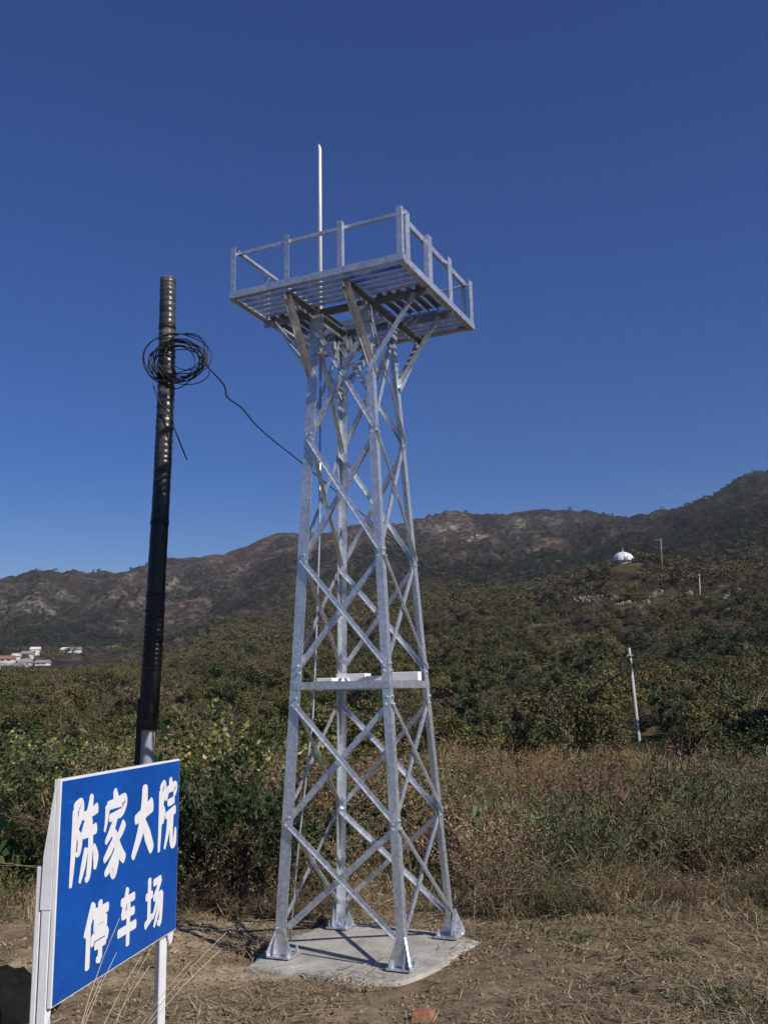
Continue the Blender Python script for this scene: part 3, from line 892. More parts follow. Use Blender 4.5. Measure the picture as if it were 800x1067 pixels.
# beyond: foothills and mountain woods
small = []
for s, lm in enumerate(['scrub', 'scrub_brown', 'pine', 'pine']):
    c, t, raw = tree_meshes(500 + s, 3.2, 1.6, 520, lm, ll=.24, lw=.15, low=.05)
    small.append(c)
rg = np.random.default_rng(15)
N = 60000
a = rg.uniform(-.56, .56, N); r_ = np.exp(rg.uniform(math.log(235), math.log(1080), N))
X_, Y_ = np.sin(a) * r_, np.cos(a) * r_
fm = forest_mask(X_, Y_)
pr = np.where(r_ < 420, .34, .12) + fm * .55 - .5 * (r_ > 900)
ok = rg.random(N) < pr
X_, Y_, fm, r_ = X_[ok], Y_[ok], fm[ok], r_[ok]
pv = px_of(X_, Y_)
vil = ((pv < 130) & (r_ > 330) & (r_ < 440)) | ((pv > 634) & (pv < 664) & (r_ > 246) & (r_ < 275))
open_ = (pv > 545) & (pv < 780) & (r_ < 300) & (rg.random(len(X_)) < .5)
X_, Y_, fm, r_ = [v[~(vil | open_)] for v in (X_, Y_, fm, r_)]
ix = np.where(rg.random(len(X_)) < fm, rg.integers(2, 4, len(X_)), rg.integers(0, 2, len(X_)))
mass('mountain_wood', X_, Y_, small, .4, 1.1, ix, .3, label='far off woods on the foothills and mountain sides')

# ------------------------------------------------------------------ near ground cover (stuff)
def tuft_mesh(seed, leafm, n, h, w, spread):
    rng = np.random.default_rng(seed)
    C = rng.normal(0, spread, (n, 3)); C[:, 2] = np.abs(rng.normal(0, h * .35, n))
    A = rdir(rng, n, .5) * (h * rng.uniform(.35, .8, n))[:, None]
    C[:, 2] = np.maximum(C[:, 2], np.abs(A[:, 2]) * .9)
    B = np.cross(A, rdir(rng, n)); B /= np.linalg.norm(B, axis=1, keepdims=True) + 1e-9
    B *= (w * rng.uniform(.6, 1.3, n))[:, None]
    return quads_mesh('tuft', C, A, B, [M[leafm]])


def litter_mesh(seed, leafm, n, l, w, spread):
    rng = np.random.default_rng(seed)
    C = rng.normal(0, spread, (n, 3)); C[:, 2] = rng.uniform(.002, .03, n)
    A = rng.normal(0, 1, (n, 3)); A[:, 2] *= .18; A /= np.linalg.norm(A, axis=1, keepdims=True); A *= (l * rng.uniform(.3, 1.2, n))[:, None]
    B = np.cross(A, rdir(rng, n) * .3 + np.array([0, 0, 1.])); B /= np.linalg.norm(B, axis=1, keepdims=True) + 1e-9
    B *= (w * rng.uniform(.6, 1.3, n))[:, None]
    return quads_mesh('litter', C, A, B, [M[leafm]])


def clod_mesh(seed):
    rng = np.random.default_rng(seed); mb = MB()
    for k in range(14):
        c = rng.normal(0, .12, 3); c[2] = .0; r = rng.uniform(.005, .02)
        prof = [(.01 * r, r * .8), (r * .6, r * .55), (r, 0), (r * .7, -r * .5)]
        mb.lathe(c, prof, 5)
    v = np.array(mb.v) + rng.normal(0, .0025, (len(mb.v), 3)); mb.v = [tuple(p) for p in v]
    return mb.mesh('clod', M['clod'])


def near_points(seed, n, pxr, yr):
    rg = np.random.default_rng(seed)
    y = np.sqrt(rg.uniform(yr[0] ** 2, yr[1] ** 2, n)); x = (rg.uniform(*pxr, n) - 400) / FPX * y
    return x, y, rg


def off_pad(x, y):
    a = np.arctan2(y - 8.15, x + .17); return np.hypot(x + .17, y - 8.15) > (.88 + .16 * np.cos(4 * (a - .42))) * (.92 + .25 * vnoise(x * 4, y * 4, 3))


x, y, rg = near_points(31, 9000, (-250, 1050), (5.4, 10.8))
px_ = px_of(x, y)
dens = .18 + .75 * sstep(440, 640, px_) + .5 * sstep(8.9, 9.8, y) + .4 * (fbm(x / .5, y / .5, 8, 3) - .5)
dens = dens + .5 * (px_ > 470) * sstep(7.4, 8.6, y) + .55 * sstep(540, 680, px_)
k = (rg.random(len(x)) < dens * (.15 + 1.1 * sstep(.36, .60, fbm(x / .85, y / .85, 28, 4)))) & off_pad(x, y)
mass('plant_litter', x[k], y[k], [litter_mesh(s, m_, 34, .085, .0036, .15) for s, m_ in ((1, 'straw'), (2, 'straw'), (3, 'straw'), (4, 'dry'))], .6, 1.3, sink=.0, tilt=.05, label='dead stalks and leaf litter lying on the bare soil')
x, y, rg = near_points(32, 5200, (-250, 1050), (5.2, 10.5))
k = (rg.random(len(x)) < .25 + .5 * fbm(x / .6, y / .6, 18, 3)) & off_pad(x, y)
mass('soil_clods', x[k], y[k], [clod_mesh(s) for s in range(4)], .3, .85, sink=.004, tilt=.1, label='loose crumbs of brown soil on the bare ground')
x, y, rg = near_points(33, 1500, (-250, 1050), (8.2, 11.4))
px_ = px_of(x, y)
dens = .75 * sstep(9.3, 10.1, y) + .6 * sstep(500, 640, px_) * sstep(8.2, 9.6, y)
k = (rg.random(len(x)) < dens) & (np.hypot(x + .17, y - 8.2) > 1.35)
mass('dead_grass', x[k], y[k], [tuft_mesh(s, m_, 46, .16, .005, .13) for s, m_ in ((1, 'straw'), (2, 'straw'), (3, 'dry'), (4, 'sage'))], .5, 1.2, sink=.01, tilt=.15, label='matted dead grass along the edge of the bare soil')
x, y, rg = near_points(35, 900, (380, 1000), (6.2, 10.6))
k = (fbm(x / .7, y / .7, 66, 3) > .52) & (rg.random(len(x)) < sstep(440, 620, px_of(x, y)) * .9) & off_pad(x, y)
mass('low_weeds', x[k], y[k], [tuft_mesh(s, m_, 40, .07, .006, .09) for s, m_ in ((21, 'sage'), (22, 'sage'), (23, 'vine_dark'))], .5, 1.3, sink=.005, tilt=.15, label='small green weeds sprouting on the bare soil')
x, y, rg = near_points(34, 3000, (-200, 1000), (10.2, 34))
k = (vnoise(x / 1.6, y / 1.6, 12) > .36) & ((x < .3) | (rg.random(len(x)) < .42)); x, y = x[k], y[k]
mass('undergrowth', x, y, [tuft_mesh(s, m_, 110, .24, .007, .3) for s, m_ in ((11, 'dry'), (12, 'rust'), (13, 'dry'), (14, 'sage'))], .7, 1.5, sink=.02, tilt=.1,
     idx=np.where(px_of(x, y) < 330, rg.choice([0, 3, 3], len(x)), rg.choice([0, 1, 2, 0], len(x))), label='low tangled undergrowth filling the brush belt')


def along(pts, n):
    """Catmull-Rom through pts, n points a span"""
    o = []
    for k in range(len(pts) - 1):
        a0, a1, a2, a3 = pts[max(k - 1, 0)], pts[k], pts[k + 1], pts[min(k + 2, len(pts) - 1)]
        for j in range(n):
            t = j / n
            o.append(.5 * ((2 * a1) + (a2 - a0) * t + (2 * a0 - 5 * a1 + 4 * a2 - a3) * t * t + (3 * a1 - a0 - 3 * a2 + a3) * t ** 3))
    o.append(pts[-1]); return o


# ------------------------------------------------------------------ lattice tower
YAW, TX, TY, DX, DY = 0.37303, -0.1804, 8.2206, -0.0468, -0.0019
ANG = {'L': math.pi + YAW, 'N': 1.5 * math.pi + YAW, 'R': YAW, 'B': .5 * math.pi + YAW}
ZLEV = [0.09, 1.048, 1.988, 2.25, 3.189, 4.269]


def leg_pt(leg, z):
    t = z / 4.2683
    b = .7728 + (.4654 - .7728) * t - .030 * t * (1 - t)
    return Vector((TX + DX * t + b * math.cos(ANG[leg]), TY + DY * t + b * math.sin(ANG[leg]), z))


tower = empty('lattice_tower', (TX, TY, 0), 'galvanised steel lattice tower with railed lookout platform standing on a concrete pad', 'tower')
T0 = Vector((-TX, -TY, 0))
ORDER = 'LNRB'


def W(p):
    return Vector(p) + T0


ZTOP = 5.46
for i, lg in enumerate(ORDER):
    nx, pv_ = ORDER[(i + 1) % 4], ORDER[(i - 1) % 4]
    zs = [0.02, 1.05, 2.1, 3.19, 4.27, ZTOP]
    pts = [W(leg_pt(lg, z)) for z in zs]
    us, vs = [], []
    for z in zs:
        us.append((leg_pt(nx, z) - leg_pt(lg, z)).normalized()); vs.append((leg_pt(pv_, z) - leg_pt(lg, z)).normalized())
    w, t = .066, .008
    prof_ = [(0, 0), (w, 0), (w, t), (t, t), (t, w), (0, w)]
    if lg == 'L': prof_ = [(-.032, 0), (w, 0), (w, t), (t, t), (t, w), (0, w), (0, t), (-.032, t)]   # this leg shows a second outer flange
    mb = MB(); mb.section(pts, prof_, us, vs)
    leg = mb.build('leg', M['galv'], tower)
    # splice plates and bolts at the nodes
    for z in ZLEV[1:] + [5.0]:
        for ax, ot in ((us[0], vs[0]), (vs[0], us[0])):
            for dz, off in ((.03, .030), (-.03, .045)):
                b_ = MB()
                c = W(leg_pt(lg, z + dz)) + ax * off - ot * .008
                b_.tube([c + ot * .010, c - ot * .012], .010, 6)
                b_.build('bolt', M['galv'], leg)
    # foot: plate, gussets, anchor nuts
    p = W(leg_pt(lg, 0.02)); u, v = us[0], vs[0]
    ctr = p + (u + v) * .04
    fp = MB(); fp.box((ctr.x, ctr.y, .046), u * .20, v * .20, (0, 0, .016)); foot = fp.build('foot_plate', M['galv'], tower, False, .003)
    for a, o_ in ((u, v), (v, u)):
        gs = MB()
        q0 = p - a * .05 - o_ * .013; q1 = p + a * .125 - o_ * .013; top0 = p + a * .0 - o_ * .013; top1 = p + a * .066 - o_ * .013
        lo = [(q0.x, q0.y, .055), (q1.x, q1.y, .055)]
        q = [Vector((q0.x, q0.y, .055)), Vector((q1.x, q1.y, .055)), Vector((q1.x, q1.y, .10)), Vector((top1.x, top1.y, .25)), Vector((top0.x, top0.y, .25)), Vector((q0.x, q0.y, .10))]
        bk = [c + o_ * .010 for c in q]
        gs.add(q + bk, [tuple(range(6)), tuple(range(11, 5, -1))] + [(k, (k + 1) % 6, (k + 1) % 6 + 6, k + 6) for k in range(6)])
        gs.build('gusset', M['galv'], foot)
    dg = -(u + v).normalized(); gs = MB(); sd = Vector((0, 0, 1)).cross(dg)
    tri = [p + Vector((0, 0, .035)), p + dg * .085 + Vector((0, 0, .035)), p + dg * .085 + Vector((0, 0, .06)), p + Vector((0, 0, .24))]
    gs.add([c + sd * .005 for c in tri] + [c - sd * .005 for c in tri], [(0, 1, 2, 3), (7, 6, 5, 4)] + [(k, (k + 1) % 4, (k + 1) % 4 + 4, k + 4) for k in range(4)])
    gs.build('gusset', M['galv'], foot)
    for a, b in ((-.075, .07), (.07, -.075), (.075, .075), (-.075, -.04)):
        c = ctr + u * a + v * b; nb = MB(); nb.tube([(c.x, c.y, .055), (c.x, c.y, .083)], .017, 6); nb.tube([(c.x, c.y, .083), (c.x, c.y, .105)], .009, 6)
        nb.build('anchor_bolt', M['galv'], foot)

for i in range(4):
    a, b = ORDER[i], ORDER[(i + 1) % 4]
    mid = (leg_pt(a, 2) + leg_pt(b, 2)) / 2 - Vector((TX, TY, 2))
    nrm = Vector((mid.x, mid.y, .06 * mid.length)).normalized()
    levels = [(0.20, ZLEV[1]), (ZLEV[1], ZLEV[2]), (ZLEV[3], ZLEV[4]), (ZLEV[4], ZLEV[5]), (ZLEV[5], 5.33)]
    for (z0, z1) in levels:
        for flip in (0, 1):
            s, e = (b, a) if flip else (a, b)
            p0, p1 = leg_pt(s, z0), leg_pt(e, z1)
            d = (p1 - p0).normalized()
            if z0 < .3: p0 = p0 + d * .07
            off = nrm * (.006 if flip else -.016)
            ax = nrm.cross(d).normalized()
            if ax.z < 0: ax = -ax
            mb = MB()
            inward = -nrm if not flip else nrm
            mb.angle(W(p0 + d * .02 + off) - ax * .022, W(p1 - d * .02 + off) - ax * .022, ax, (-nrm if flip == 0 else nrm), .041, .006, .038 if flip == 0 else .02)
            mb.build('brace', M['galv'], tower)
    # girt half way up
    p0, p1 = leg_pt(a, 2.12), leg_pt(b, 2.12)
    mb = MB(); o_ = nrm * .006
    mb.angle(W(p0 + o_) - Vector((0, 0, .035)), W(p1 + o_) - Vector((0, 0, .035)), (0, 0, 1), -nrm, .060, .007, .06)
    mb.build('girt', M['galv'], tower)
# white plates lying across the back girts
_bl = lambda f, g: leg_pt('B', 2.165) * (1 - f) + leg_pt('R', 2.165) * f
for f0, f1, hh, dz in ((.03, .36, .076, .010), (.37, .60, .052, -.002), (.66, .95, .078, .011)):
    p0, p1 = _bl(f0, 0), _bl(f1, 0); d = (p1 - p0); s = Vector((d.y, -d.x, 0)).normalized()
    mb = MB(); mb.box(W((p0 + p1) / 2 + s * .07 + Vector((0, 0, dz + .012))), d, s * .13, (0, 0, hh)); mb.build('cross_plate', M['white_plate'], tower, False, .004)
p0 = leg_pt('L', 2.165).lerp(leg_pt('B', 2.165), .45); p1 = leg_pt('L', 2.165).lerp(leg_pt('B', 2.165), .98); d = p1 - p0; s = Vector((d.y, -d.x, 0)).normalized()
mb = MB(); mb.box(W((p0 + p1) / 2 + s * .08 + Vector((0, 0, .005))), d, s * .15, (0, 0, .03)); mb.build('cross_plate', M['white_plate'], tower, False, .004)

# platform
PC = Vector((TX - .0313, TY - .0008, 0)); PB = 1.18695; PY = YAW - .02645
ZP, ZR = 5.519, 5.953
pang = {'L': math.pi + PY, 'N': 1.5 * math.pi + PY, 'R': PY, 'B': .5 * math.pi + PY}
pc = {k: PC + Vector((PB * math.cos(v), PB * math.sin(v), 0)) for k, v in pang.items()}
E1 = (pc['N'] - pc['L']); E2 = (pc['B'] - pc['L']); S = E1.length
e1, e2, ez = E1 / S, E2 / S, Vector((0, 0, 1))


def PP(a, b, z):
    return W(pc['L'] + E1 * a + E2 * b + ez * z)


SIDES = {'front': (PP(0, 0, ZP), PP(1, 0, ZP), e2), 'right': (PP(1, 0, ZP), PP(1, 1, ZP), -e1), 'back': (PP(1, 1, ZP), PP(0, 1, ZP), -e2), 'left': (PP(0, 1, ZP), PP(0, 0, ZP), e1)}
for nm, (p0, p1, inn) in SIDES.items():
    sh = ez * .045 + (Vector() if nm in ('front', 'back') else ez * .009); tr = (p1 - p0).normalized() * (0 if nm in ('front', 'back') else .009)
    mb = MB(); mb.angle(p0 - sh + tr, p1 - sh - tr, ez, inn, .060, .007, .055); mb.build('edge_angle', M['galv'], tower)
    d = (p1 - p0).normalized()
    mb = MB(); q0, q1 = p0 + ez * (ZR - ZP - .055) + inn * .055, p1 + ez * (ZR - ZP - .055) + inn * .055
    if nm in ('front', 'back'):
        mb.angle(q0, q1, ez, inn, .030, .004, .022)
    else:
        mb.angle(q0 + d * .06, q1 - d * .06, ez, inn, .050, .005, .03)
    mb.build('railing', M['galv'], tower)
    for f in (0.0, 1 / 3, 2 / 3, 1.0):
        if f == 1.0 and nm in ('back', 'left'): continue
        if f == 0.0 and nm in ('front',): pass
        c = p0.lerp(p1, f) + inn * .006
        if f == 0.0: c = c + d * (.012 if nm == 'front' else .075)
        if f == 1.0: c = c - d * .012
        wd = .046 if nm in ('front', 'back') else .085
        mb = MB(); mb.angle(c - ez * .035 , c + ez * (ZR - ZP), d if f < .5 else -d, inn, wd, .006, .045)
        mb.build('railing_post', M['galv'], tower)
for f in (1 / 3, 2 / 3):
    for (p0, p1, s) in ((PP(.004, f, ZP - .05), PP(.996, f, ZP - .05), e2), (PP(f, .004, ZP - .085), PP(f, .996, ZP - .085), e1)):
        mb = MB(); mb.angle(p0, p1, -ez, s, .07, .007, .05); mb.build('deck_beam', M['galv_shade'], tower)


def slats(p0, run, step, n, skip=()):
    mb = MB(); st = step.normalized()
    for k in range(n):
        if k in skip: continue
        q = p0 + step * (k + .5)
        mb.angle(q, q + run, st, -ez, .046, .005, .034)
    return mb.build('deck_slat', M['galv_shade'], tower)


ns = 6
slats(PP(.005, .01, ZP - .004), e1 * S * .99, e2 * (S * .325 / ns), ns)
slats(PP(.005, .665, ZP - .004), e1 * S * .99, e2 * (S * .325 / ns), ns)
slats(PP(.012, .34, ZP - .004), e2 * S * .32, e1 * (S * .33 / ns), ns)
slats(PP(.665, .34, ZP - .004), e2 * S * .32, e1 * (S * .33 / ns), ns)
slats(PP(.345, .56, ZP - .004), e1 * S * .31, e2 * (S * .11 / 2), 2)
# knee braces
for lg, (a, b), (c, d) in (('L', (.08, .333), (.333, .03)), ('N', (.92, .333), (.667, .03)), ('R', (.92, .667), (.667, .97)), ('B', (.08, .667), (.333, .97))):
    for (fa, fb) in ((a, b), (c, d)):
        p0 = W(leg_pt(lg, 4.84)); p1 = PP(fa, fb, ZP - .09)
        out = (p1 - p0); hz = Vector((out.x, out.y, 0)).normalized(); sd = ez.cross(hz)
        dd = out.normalized(); ax = sd.cross(dd).normalized()
        if ax.z > 0: ax = -ax
        mb = MB(); o_ = hz * -.02
        mb.angle(p0 + o_ - sd * .03 - dd * .06, p1 + o_ - sd * .03, sd, ax, .062, .006, .045); mb.build('knee_brace', M['galv'], tower)
    # top gusset plates joining leg and braces
    for nb_ in (ORDER[(ORDER.index(lg) + 1) % 4], ORDER[(ORDER.index(lg) - 1) % 4]):
        u = (leg_pt(nb_, 5.3) - leg_pt(lg, 5.3)).normalized(); o2 = u.cross(ez)
        if o2.dot(leg_pt(lg, 5.3) - Vector((TX, TY, 5.3))) < 0: o2 = -o2
        p = W(leg_pt(lg, 5.33)) + o2 * .016
        mb = MB(); mb.box(p + u * .055, u * .115, ez * .15, o2 * .008); mb.build('gusset', M['galv'], tower)
# lightning rod
rp = leg_pt('L', 5.33) + Vector((.064, .05, 0))
rp = Vector((rp.x, rp.y, 5.15))
mb = MB(); mb.tube([W(rp), W(rp + Vector((0, 0, 1.94))), W(rp + Vector((-.004, 0, 1.98))), W(rp + Vector((-.010, 0, 2.005)))], [.020, .018, .013, .004], 12)
mb.build('lightning_rod', M['rod'], tower, True)
mb = MB(); g0 = spot(302, 985, 8.45); g1 = spot(329, 680, 8.42); g2 = spot(333, 556, 8.40)
mb.tube([W(rp), W(g2), W(g1), W(spot(326, 747, 8.43)), W(spot(311, 882, 8.44)), W(Vector((g0.x, g0.y, .02)))], .009, 8); mb.build('down_conductor', M['galv'], tower, True)

# concrete pad
cn = [(-1.10, 7.76), (-.66, 7.52), (-.20, 7.32), (.07, 7.28), (.30, 7.55), (.54, 8.02), (.70, 8.40), (.34, 8.78), (-.30, 9.10), (-.62, 8.98), (-1.02, 8.30)]
mb = MB(); nseg = 12
ring = along([Vector((*q, 0)) for q in cn + cn[:1]], nseg)[:-1]
cx = sum((q for q in ring), Vector()) / len(ring)
ring = [cx + (q - cx) * (1 + (float(fbm(np.array([q.x * 2.2]), np.array([q.y * 2.2]), 63, 4)[0]) - .5) * .14) for q in ring]
rows = [(1.03, -.06), (1.0, .004), (.985, .018), (.95, .024), (.6, .030), (.25, .030)]
n = len(ring); base = []
for s, z in rows:
    for q in ring:
        w = cx + (q - cx) * s; mb.v.append((w.x, w.y, z + (random.gauss(0, .002) if .94 < s < .99 else 0)))
for k in range(len(rows) - 1):
    for i in range(n):
        j = (i + 1) % n; mb.f.append((k * n + i, k * n + j, (k + 1) * n + j, (k + 1) * n + i)); mb.m.append(0)
mb.f.append(tuple((len(rows) - 1) * n + i for i in range(n))); mb.m.append(0)
tag(mb.build('concrete_pad', M['concrete'], None, False), 'rough edged pale concrete slab under the four feet of the steel tower', 'foundation')

# ------------------------------------------------------------------ blue sign
SO, SU, SV = Vector((-1.335, 4.007, .833)), Vector((.206, 1.293, 0)), Vector((0, 0, .867))
su, sw = SU.normalized(), SU.length
snv = Vector((su.y, -su.x, 0))            # the face looks to the road side
sign = empty('parking_sign', (SO.x, SO.y, 0), 'blue sign board with white brush lettering on two white posts', 'sign')
S0 = Vector((-SO.x, -SO.y, 0))


def SP(u, v, n=0.):
    return SO + SU * u + SV * v + snv * n + S0


def blue_paint():
    m, nt, b = mat('blue_sign_paint')
    tc = nd(nt, 'ShaderNodeTexCoord')
    n = nd(nt, 'ShaderNodeTexNoise', in_Scale=3.0, in_Detail=8.0, in_Roughness=.7)
    nt.links.new(tc.outputs['Object'], n.inputs['Vector'])
    mp = nd(nt, 'ShaderNodeMapping'); mp.inputs['Scale'].default_value = (14, 2.2, 30); mp.inputs['Rotation'].default_value = (.12, 0, 0)
    nt.links.new(tc.outputs['Object'], mp.inputs['Vector'])
    n2 = nd(nt, 'ShaderNodeTexNoise', in_Scale=1.6, in_Detail=6.0, in_Roughness=.7)
    nt.links.new(mp.outputs['Vector'], n2.inputs['Vector'])
    r = ramp(nt, [(.3, (.002, .052, .28)), (.62, (.003, .078, .37)), (.8, (.010, .115, .44))])
    nt.links.new(n.outputs['Fac'], r.inputs['Fac'])
    r2 = ramp(nt, [(.60, (0, 0, 0)), (.80, (.20, .20, .20))]); nt.links.new(n2.outputs['Fac'], r2.inputs['Fac'])
    mx = nd(nt, 'ShaderNodeMix', data_type='RGBA'); nt.links.new(r2.outputs['Color'], mx.inputs[0])
    nt.links.new(r.outputs['Color'], mx.inputs[6]); mx.inputs[7].default_value = (.30, .42, .66, 1)
    nt.links.new(mx.outputs[2], b.inputs['Base Color'])
    b.inputs['Roughness'].default_value = .42; b.inputs['Specular IOR Level'].default_value = .35
    return m


M['blue'] = blue_paint()
mb = MB(); mb.box(SP(.5, .5, -.009), SU, snv * .018, SV); board = mb.build('board', M['sign_white'], sign, False, .002)
bu, bv = .012 / sw * 1.0, .010 / .867
mb = MB(); pts = [SP(.006, .008, .003), SP(1 - .008, .008, .003), SP(1 - .008, 1 - .010, .003), SP(.006, 1 - .010, .003)]
bk = [p - snv * .0025 for p in pts]
mb.hexa(pts[:1] + pts[1:] + bk) if False else mb.add(bk + pts, [(0, 3, 2, 1), (4, 5, 6, 7), (0, 1, 5, 4), (1, 2, 6, 5), (2, 3, 7, 6), (3, 0, 4, 7)])
mb.build('face', M['blue'], board)
# rear frame of the board and posts
for (u0, v0, u1, v1) in ((0.0, .03, 1, .03), (0.0, .97, 1, .97)):
    mb = MB(); mb.box((SP(u0, v0) + SP(u1, v1)) / 2 - snv * .045, su * (sw - .14), snv * .04, ez * .04); mb.build('frame_rail', M['sign_white'], sign)
# near post: square tube with a slanting stay that closes to the board's top corner
mb = MB(); c = SP(0, 0, -.041) + su * .022
mb.box((c.x, c.y, .66), su * .044, snv * .040, (0, 0, 1.46)); mb.build('post', M['sign_white'], sign, False, .004)
mb = MB(); c = SP(0, 0, -.078) + su * .02
mb.box((c.x, c.y, .67), su * .035, snv * .024, (0, 0, 1.38)); mb.build('post', M['sign_white'], sign, False, .004)
mb = MB()
tri = [SP(0, .42, -.0195), SP(0, .42, -.064), SP(0, .66, -.060), SP(0, .97, -.024), SP(0, .97, -.0195)]
tri = [p - su * .003 for p in tri]
mb.add(tri + [p + su * .012 for p in tri], [(4, 3, 2, 1, 0), (5, 6, 7, 8, 9)] + [(k, (k + 1) % 5, (k + 1) % 5 + 5, k + 5) for k in range(5)])
mb.build('side_bracket', M['sign_white'], sign)
mb = MB(); c = SP(.955, 0, -.0245)
mb.angle(Vector((c.x, c.y, -.15)), Vector((c.x, c.y, 1.60)), -su, -snv, .085, .006, .06); mb.build('post', M['sign_white'], sign)
mb = MB(); q = [SP(.93, -.002, -.010), SP(.998, -.002, -.010), SP(.985, -.055, -.010), SP(.96, -.075, -.010)]
mb.add(q + [p - snv * .006 for p in q], [(0, 3, 2, 1), (4, 5, 6, 7)] + [(k, (k + 1) % 4, (k + 1) % 4 + 4, k + 4) for k in range(4)]); mb.build('corner_bracket', M['sign_white'], sign)


def brush(strokes, u0, u1, v0, v1, wscale=1., seed=0):
    """brush strokes [(x, y, width), ...] in a unit box -> thin raised film"""
    rg = random.Random(seed); mb = MB()
    W_ = (u1 - u0) * sw; H_ = (v1 - v0) * .867
    for si, st in enumerate(strokes):
        # resample with a smooth curve
        P = [Vector((a[0] * W_, a[1] * H_)) for a in st]; ws = [a[2] * .5 * wscale * W_ for a in st]
        pts = []; rad = []
        for k in range(len(P) - 1):
            a0 = P[max(k - 1, 0)]; a1 = P[k]; a2 = P[k + 1]; a3 = P[min(k + 2, len(P) - 1)]
            for j in range(7):
                t = j / 7
                q = .5 * ((2 * a1) + (a2 - a0) * t + (2 * a0 - 5 * a1 + 4 * a2 - a3) * t * t + (3 * a1 - a0 - 3 * a2 + a3) * t ** 3)
                pts.append(q); rad.append(ws[k] * (1 - t) + ws[k + 1] * t)
        pts.append(P[-1]); rad.append(ws[-1])
        off = .0036 + .00022 * si
        left, right = [], []
        for k, q in enumerate(pts):
            d = pts[min(k + 1, len(pts) - 1)] - pts[max(k - 1, 0)]
            nn_ = Vector((-d.y, d.x)).normalized(); r0 = rad[k] * (1 + rg.uniform(-.02, .02))
            left.append(q + nn_ * r0); right.append(q - nn_ * r0)
        d0 = (pts[0] - pts[1]).normalized(); d1 = (pts[-1] - pts[-2]).normalized()
        def cap(c, d, r):
            o = []
            for k in range(1, 6):
                w = math.pi * k / 6; nn_ = Vector((-d.y, d.x))
                o.append(c + d * math.sin(w) * r * .5 + nn_ * math.cos(w) * r)
            return o
        lf, rf = left, right
        to3 = lambda q: SP(u0 + q.x / sw, v0 + q.y / .867, off)
        base = len(mb.v)
        for l_, r_2 in zip(lf, rf):
            mb.v += [tuple(to3(l_)), tuple(to3(r_2))]
        for k in range(len(lf) - 1):
            i = base + 2 * k; mb.f.append((i, i + 1, i + 3, i + 2)); mb.m.append(0)
        for c, d, r in ((pts[0], d0, rad[0]), (pts[-1], d1, rad[-1])):
            ring = [c] + [c + Vector((-d.y, d.x)) * r] + cap(c, d, r) + [c - Vector((-d.y, d.x)) * r]
            b0 = len(mb.v); mb.v += [tuple(to3(x_)) for x_ in ring]
            for k in range(1, len(ring) - 1):
                mb.f.append((b0, b0 + k + 1, b0 + k)); mb.m.append(0)
    o = mb.build('lettering', M['letter'], board)
    so = o.modifiers.new('film', 'SOLIDIFY'); so.thickness = .0002
    o.modifiers.remove(so)
    return o


a_, b_, c_ = .22, .17, .12
CHEN = [
    [(.16, .86, a_), (.15, .45, .22), (.10, .02, .12)],
    [(.14, .90, .2), (.34, .93, .24), (.36, .80, .2), (.24, .64, .14), (.36, .52, .2), (.33, .38, .16), (.24, .36, .08)],
    [(.44, .78, .16), (.70, .80, .18), (.94, .84, .22)],
    [(.72, 1.0, .16), (.66, .82, .24), (.46, .56, .20)],
    [(.46, .56, .16), (.74, .58, .2), (.92, .60, .22)],
    [(.70, .72, .18), (.74, .40, .22), (.70, .08, .2), (.60, .03, .1)],
    [(.58, .38, .18), (.50, .20, .2), (.40, .03, .1)],
    [(.86, .40, .12), (.95, .26, .24), (.93, .13, .14)]]
JIA = [
    [(.46, 1.0, .15), (.52, .90, .24)],
    [(.16, .82, .2), (.12, .66, .12), (.06, .56, .08)],
    [(.16, .84, .16), (.55, .85, .18), (.90, .86, .26), (.84, .74, .16), (.70, .68, .08)],
    [(.26, .69, .14), (.50, .70, .16), (.74, .72, .16)],
    [(.54, .68, .15), (.36, .54, .2), (.12, .42, .1)],
    [(.36, .55, .14), (.58, .42, .22), (.62, .20, .24), (.52, .03, .2), (.38, .06, .1)],
    [(.52, .44, .14), (.32, .32, .2), (.08, .22, .12)],
    [(.58, .28, .14), (.36, .14, .2), (.14, .06, .12)],
    [(.90, .58, .2), (.78, .50, .2), (.64, .42, .12)],
    [(.60, .42, .14), (.76, .26, .22), (.96, .16, .2)]]
DA = [
    [(.12, .56, .16), (.45, .62, .2), (.88, .72, .26)],
    [(.52, 1.0, .22), (.50, .72, .26), (.36, .38, .24), (.04, .04, .14)],
    [(.50, .50, .14), (.70, .28, .26), (.92, .06, .2)]]
YUAN = [
    [(.12, .84, .2), (.12, .45, .18), (.08, .02, .12)],
    [(.12, .88, .18), (.28, .93, .22), (.30, .80, .18), (.20, .66, .12), (.30, .54, .18), (.24, .40, .10)],
    [(.64, 1.0, .16), (.68, .90, .24)],
    [(.46, .84, .2), (.42, .72, .12)],
    [(.46, .85, .15), (.70, .87, .16), (.94, .88, .22), (.88, .76, .12)],
    [(.52, .66, .14), (.70, .67, .16), (.86, .69, .16)],
    [(.42, .48, .14), (.68, .51, .17), (.94, .54, .18)],
    [(.58, .50, .18), (.54, .26, .18), (.38, .03, .1)],
    [(.76, .51, .18), (.74, .18, .18), (.80, .06, .2), (.94, .08, .2), (.98, .26, .1)]]
brush(CHEN, .066, .262, .49, .895, .84, 1)
brush(JIA, .303, .482, .465, .895, 1.06, 2)
brush(DA, .545, .738, .505, .875, 1.15, 3)
brush(YUAN, .780, .962, .490, .890, 1.06, 4)
_w = .17
